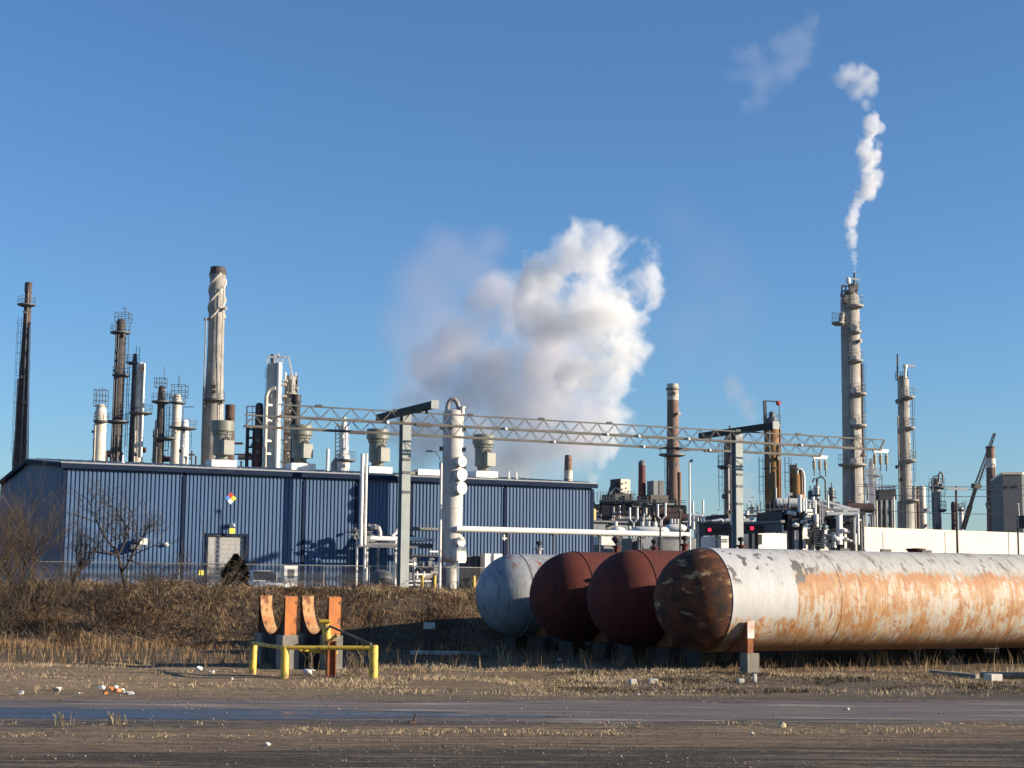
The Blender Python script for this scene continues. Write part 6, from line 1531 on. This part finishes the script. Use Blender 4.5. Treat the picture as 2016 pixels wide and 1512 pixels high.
# ---------------------------------------------------------------- steam and smoke
def plume(name, label, Z, blobs, dens, nscale, namp, soft, voxel, col=(1,1,1), yj=.4, seed=1, cat='steam', lo=0., detail=6, grow=1.3, step=1.):
    """vapour whose density falls off from a chain of puffs and is torn by noise; the hull only bounds it"""
    rs = random.Random(seed); k = mpp(Z); mb = MB(); c0 = at(blobs[0][0], blobs[0][1], Z)
    m, t, b, out = _nodes(name+'_volume'); t.nodes.remove(b); g = G(t); co = g.coord(); f = None
    warp = g.n('ShaderNodeTexNoise'); g.l(co, warp.inputs['Vector']); warp.inputs['Scale'].default_value = nscale*.6; warp.inputs['Detail'].default_value = 2
    wv = g.n('ShaderNodeVectorMath', operation='MULTIPLY_ADD'); g.l(warp.outputs['Color'], wv.inputs[0])
    wa = .5/nscale; wv.inputs[1].default_value = (wa,)*3; 
    sh = g.n('ShaderNodeVectorMath', operation='SUBTRACT'); g.l(co, sh.inputs[0]); sh.inputs[1].default_value = (wa/2,)*3; g.l(sh.outputs[0], wv.inputs[2])
    for (px, py, r_) in blobs:
        p = at(px, py, Z+rs.uniform(-yj, yj)*r_*k); r = r_*k
        mb.ico(p, r*grow+wa*.25, 3)
        d = g.n('ShaderNodeVectorMath', operation='DISTANCE'); g.l(wv.outputs[0], d.inputs[0]); d.inputs[1].default_value = tuple(p-c0)
        q = g.math('DIVIDE', d.outputs['Value'], r*grow)
        f = q if f is None else g.math('SMOOTH_MIN', f, q)
        if f.node.operation == 'SMOOTH_MIN': f.node.inputs[2].default_value = .35
    n_ = g.noise(co, nscale, detail, .62, .2)
    v = g.math('ADD', g.math('SUBTRACT', 1.0, f), g.math('MULTIPLY', g.math('SUBTRACT', n_, .5), namp))
    v = g.math('MULTIPLY', g.rng(v, lo, lo+soft, 0, 1, True), g.rng(f, 1.0, .85))
    pv = g.n('ShaderNodeVolumePrincipled'); pv.inputs['Color'].default_value = rgba(col); pv.inputs['Anisotropy'].default_value = 0
    g.l(g.math('MULTIPLY', v, dens), pv.inputs['Density']); g.l(pv.outputs[0], out.inputs['Volume'])
    m.cycles.volume_step_rate = step
    o = mb.build(name, m, None, c0, smooth=0)
    md = o.modifiers.new('merge', 'REMESH'); md.mode = 'VOXEL'; md.voxel_size = voxel
    tag(o, label, cat); return o
A = [(1168,938,9),(1180,912,22),(1198,882,32),(1203,848,38),(1196,808,42),(1192,765,46),(1188,722,52),(1170,680,58),(1140,636,62),(1195,630,60),
     (1215,575,58),(1258,545,46),(1280,545,30),(1180,540,64),(1135,525,52),(1128,478,30),(1295,575,26),(1090,640,50),(1150,720,50),(1085,560,50),(1048,525,26),(1245,665,26),(1215,700,30),(1090,620,55),(1225,765,22)]
plume('steam_plume', 'large bright white steam plume billowing up behind the right end of the blue building', 345, A, .19, .10, 5.0, .55, 1.0, lo=.36, step=.35, detail=7, grow=1.75)
B = [(1010,900,62),(1080,880,62),(945,880,62),(1140,860,58),(1160,800,45),(830,850,62),(810,800,45),(1090,800,75),(990,800,82),(900,800,72),(850,760,60),(1060,720,80),(975,720,70),(1005,650,62),(975,590,46),(960,560,26),(1040,610,58),(915,700,55),(1120,730,55),(770,850,30)]
plume('smoke_cloud', 'broad grey vapour cloud left of the bright plume', 367, B, .16, .05, 2.8, .9, 1.6, (.82,.81,.85), seed=2, cat='smoke', lo=.02, step=.6, grow=1.5)
C_ = [(880,500,60),(850,560,75),(880,630,80),(860,700,75),(840,770,60),(940,540,60),(800,640,50),(960,480,45)]
plume('smoke_haze', 'faint grey brown haze drifting at the upper left of the grey vapour', 390, C_, .026, .04, 1.0, .9, 2.0, (.74,.66,.70), seed=3, cat='smoke')
C2 = [(1400,520,90),(1450,600,80),(1370,640,80),(1330,450,70),(1440,690,60)]
plume('smoke_veil', 'barely visible brownish veil in the sky right of the bright plume', 420, C2, .0045, .04, .9, 1.0, 2.4, (.72,.62,.66), seed=9, cat='smoke')
D_ = [(1682,533,2.5),(1682,527,3),(1682,520,4),(1681,513,5),(1681,505,5.5),(1680,497,6),(1679,488,7),(1678,478,8),(1676,467,9),(1674,456,10),(1674,436,11),(1681,418,12),(1692,400,13),(1704,381,15),(1712,358,18),(1713,332,19),(1712,305,19),(1715,278,18),(1718,252,17),(1716,236,12)]
plume('steam_trail', 'thin bright steam trail rising from the tallest tower', 203, D_, .8, .55, 3.0, .6, .25, seed=4, grow=1.7, lo=.12, step=.12, yj=0)
E_ = [(1664,148,20),(1684,148,24),(1704,162,22),(1692,176,18),(1714,180,12),(1708,200,14)]
plume('steam_puff', 'small white puff above the steam trail', 206, E_, .34, .4, 3.0, .9, .4, seed=5, lo=.05, grow=1.5, step=.4)
F_ = [(1598,42,24),(1582,75,30),(1555,90,30),(1528,85,24),(1490,102,28),(1462,102,24),(1540,125,38),(1516,152,36),(1493,182,30),(1468,198,24),(1452,150,26),(1582,108,24)]
plume('high_wisp', 'faint torn wisp of vapour high at upper right', 230, F_, .036, .22, 3.0, 1.0, .7, seed=6, lo=.05, grow=1.4, step=.5)
H1 = [(1441,752,18),(1453,772,20),(1468,792,20),(1478,815,20),(1476,842,18),(1466,866,18),(1463,900,20),(1462,940,22),(1464,980,24)]
plume('brown_smoke', 'thin brownish smoke drifting up behind the right gantry post', 260, H1, .09, .25, 2.6, .9, .6, (.86,.74,.70), seed=7, cat='smoke')
I_ = [(1712,1020,24),(1710,990,26),(1716,960,24),(1712,930,20),(1716,905,15)]
plume('low_steam', 'pale low steam column hugging the right side of the tallest tower', 255, I_, .11, .3, 1.0, .8, .6, (.95,.94,1), seed=8)
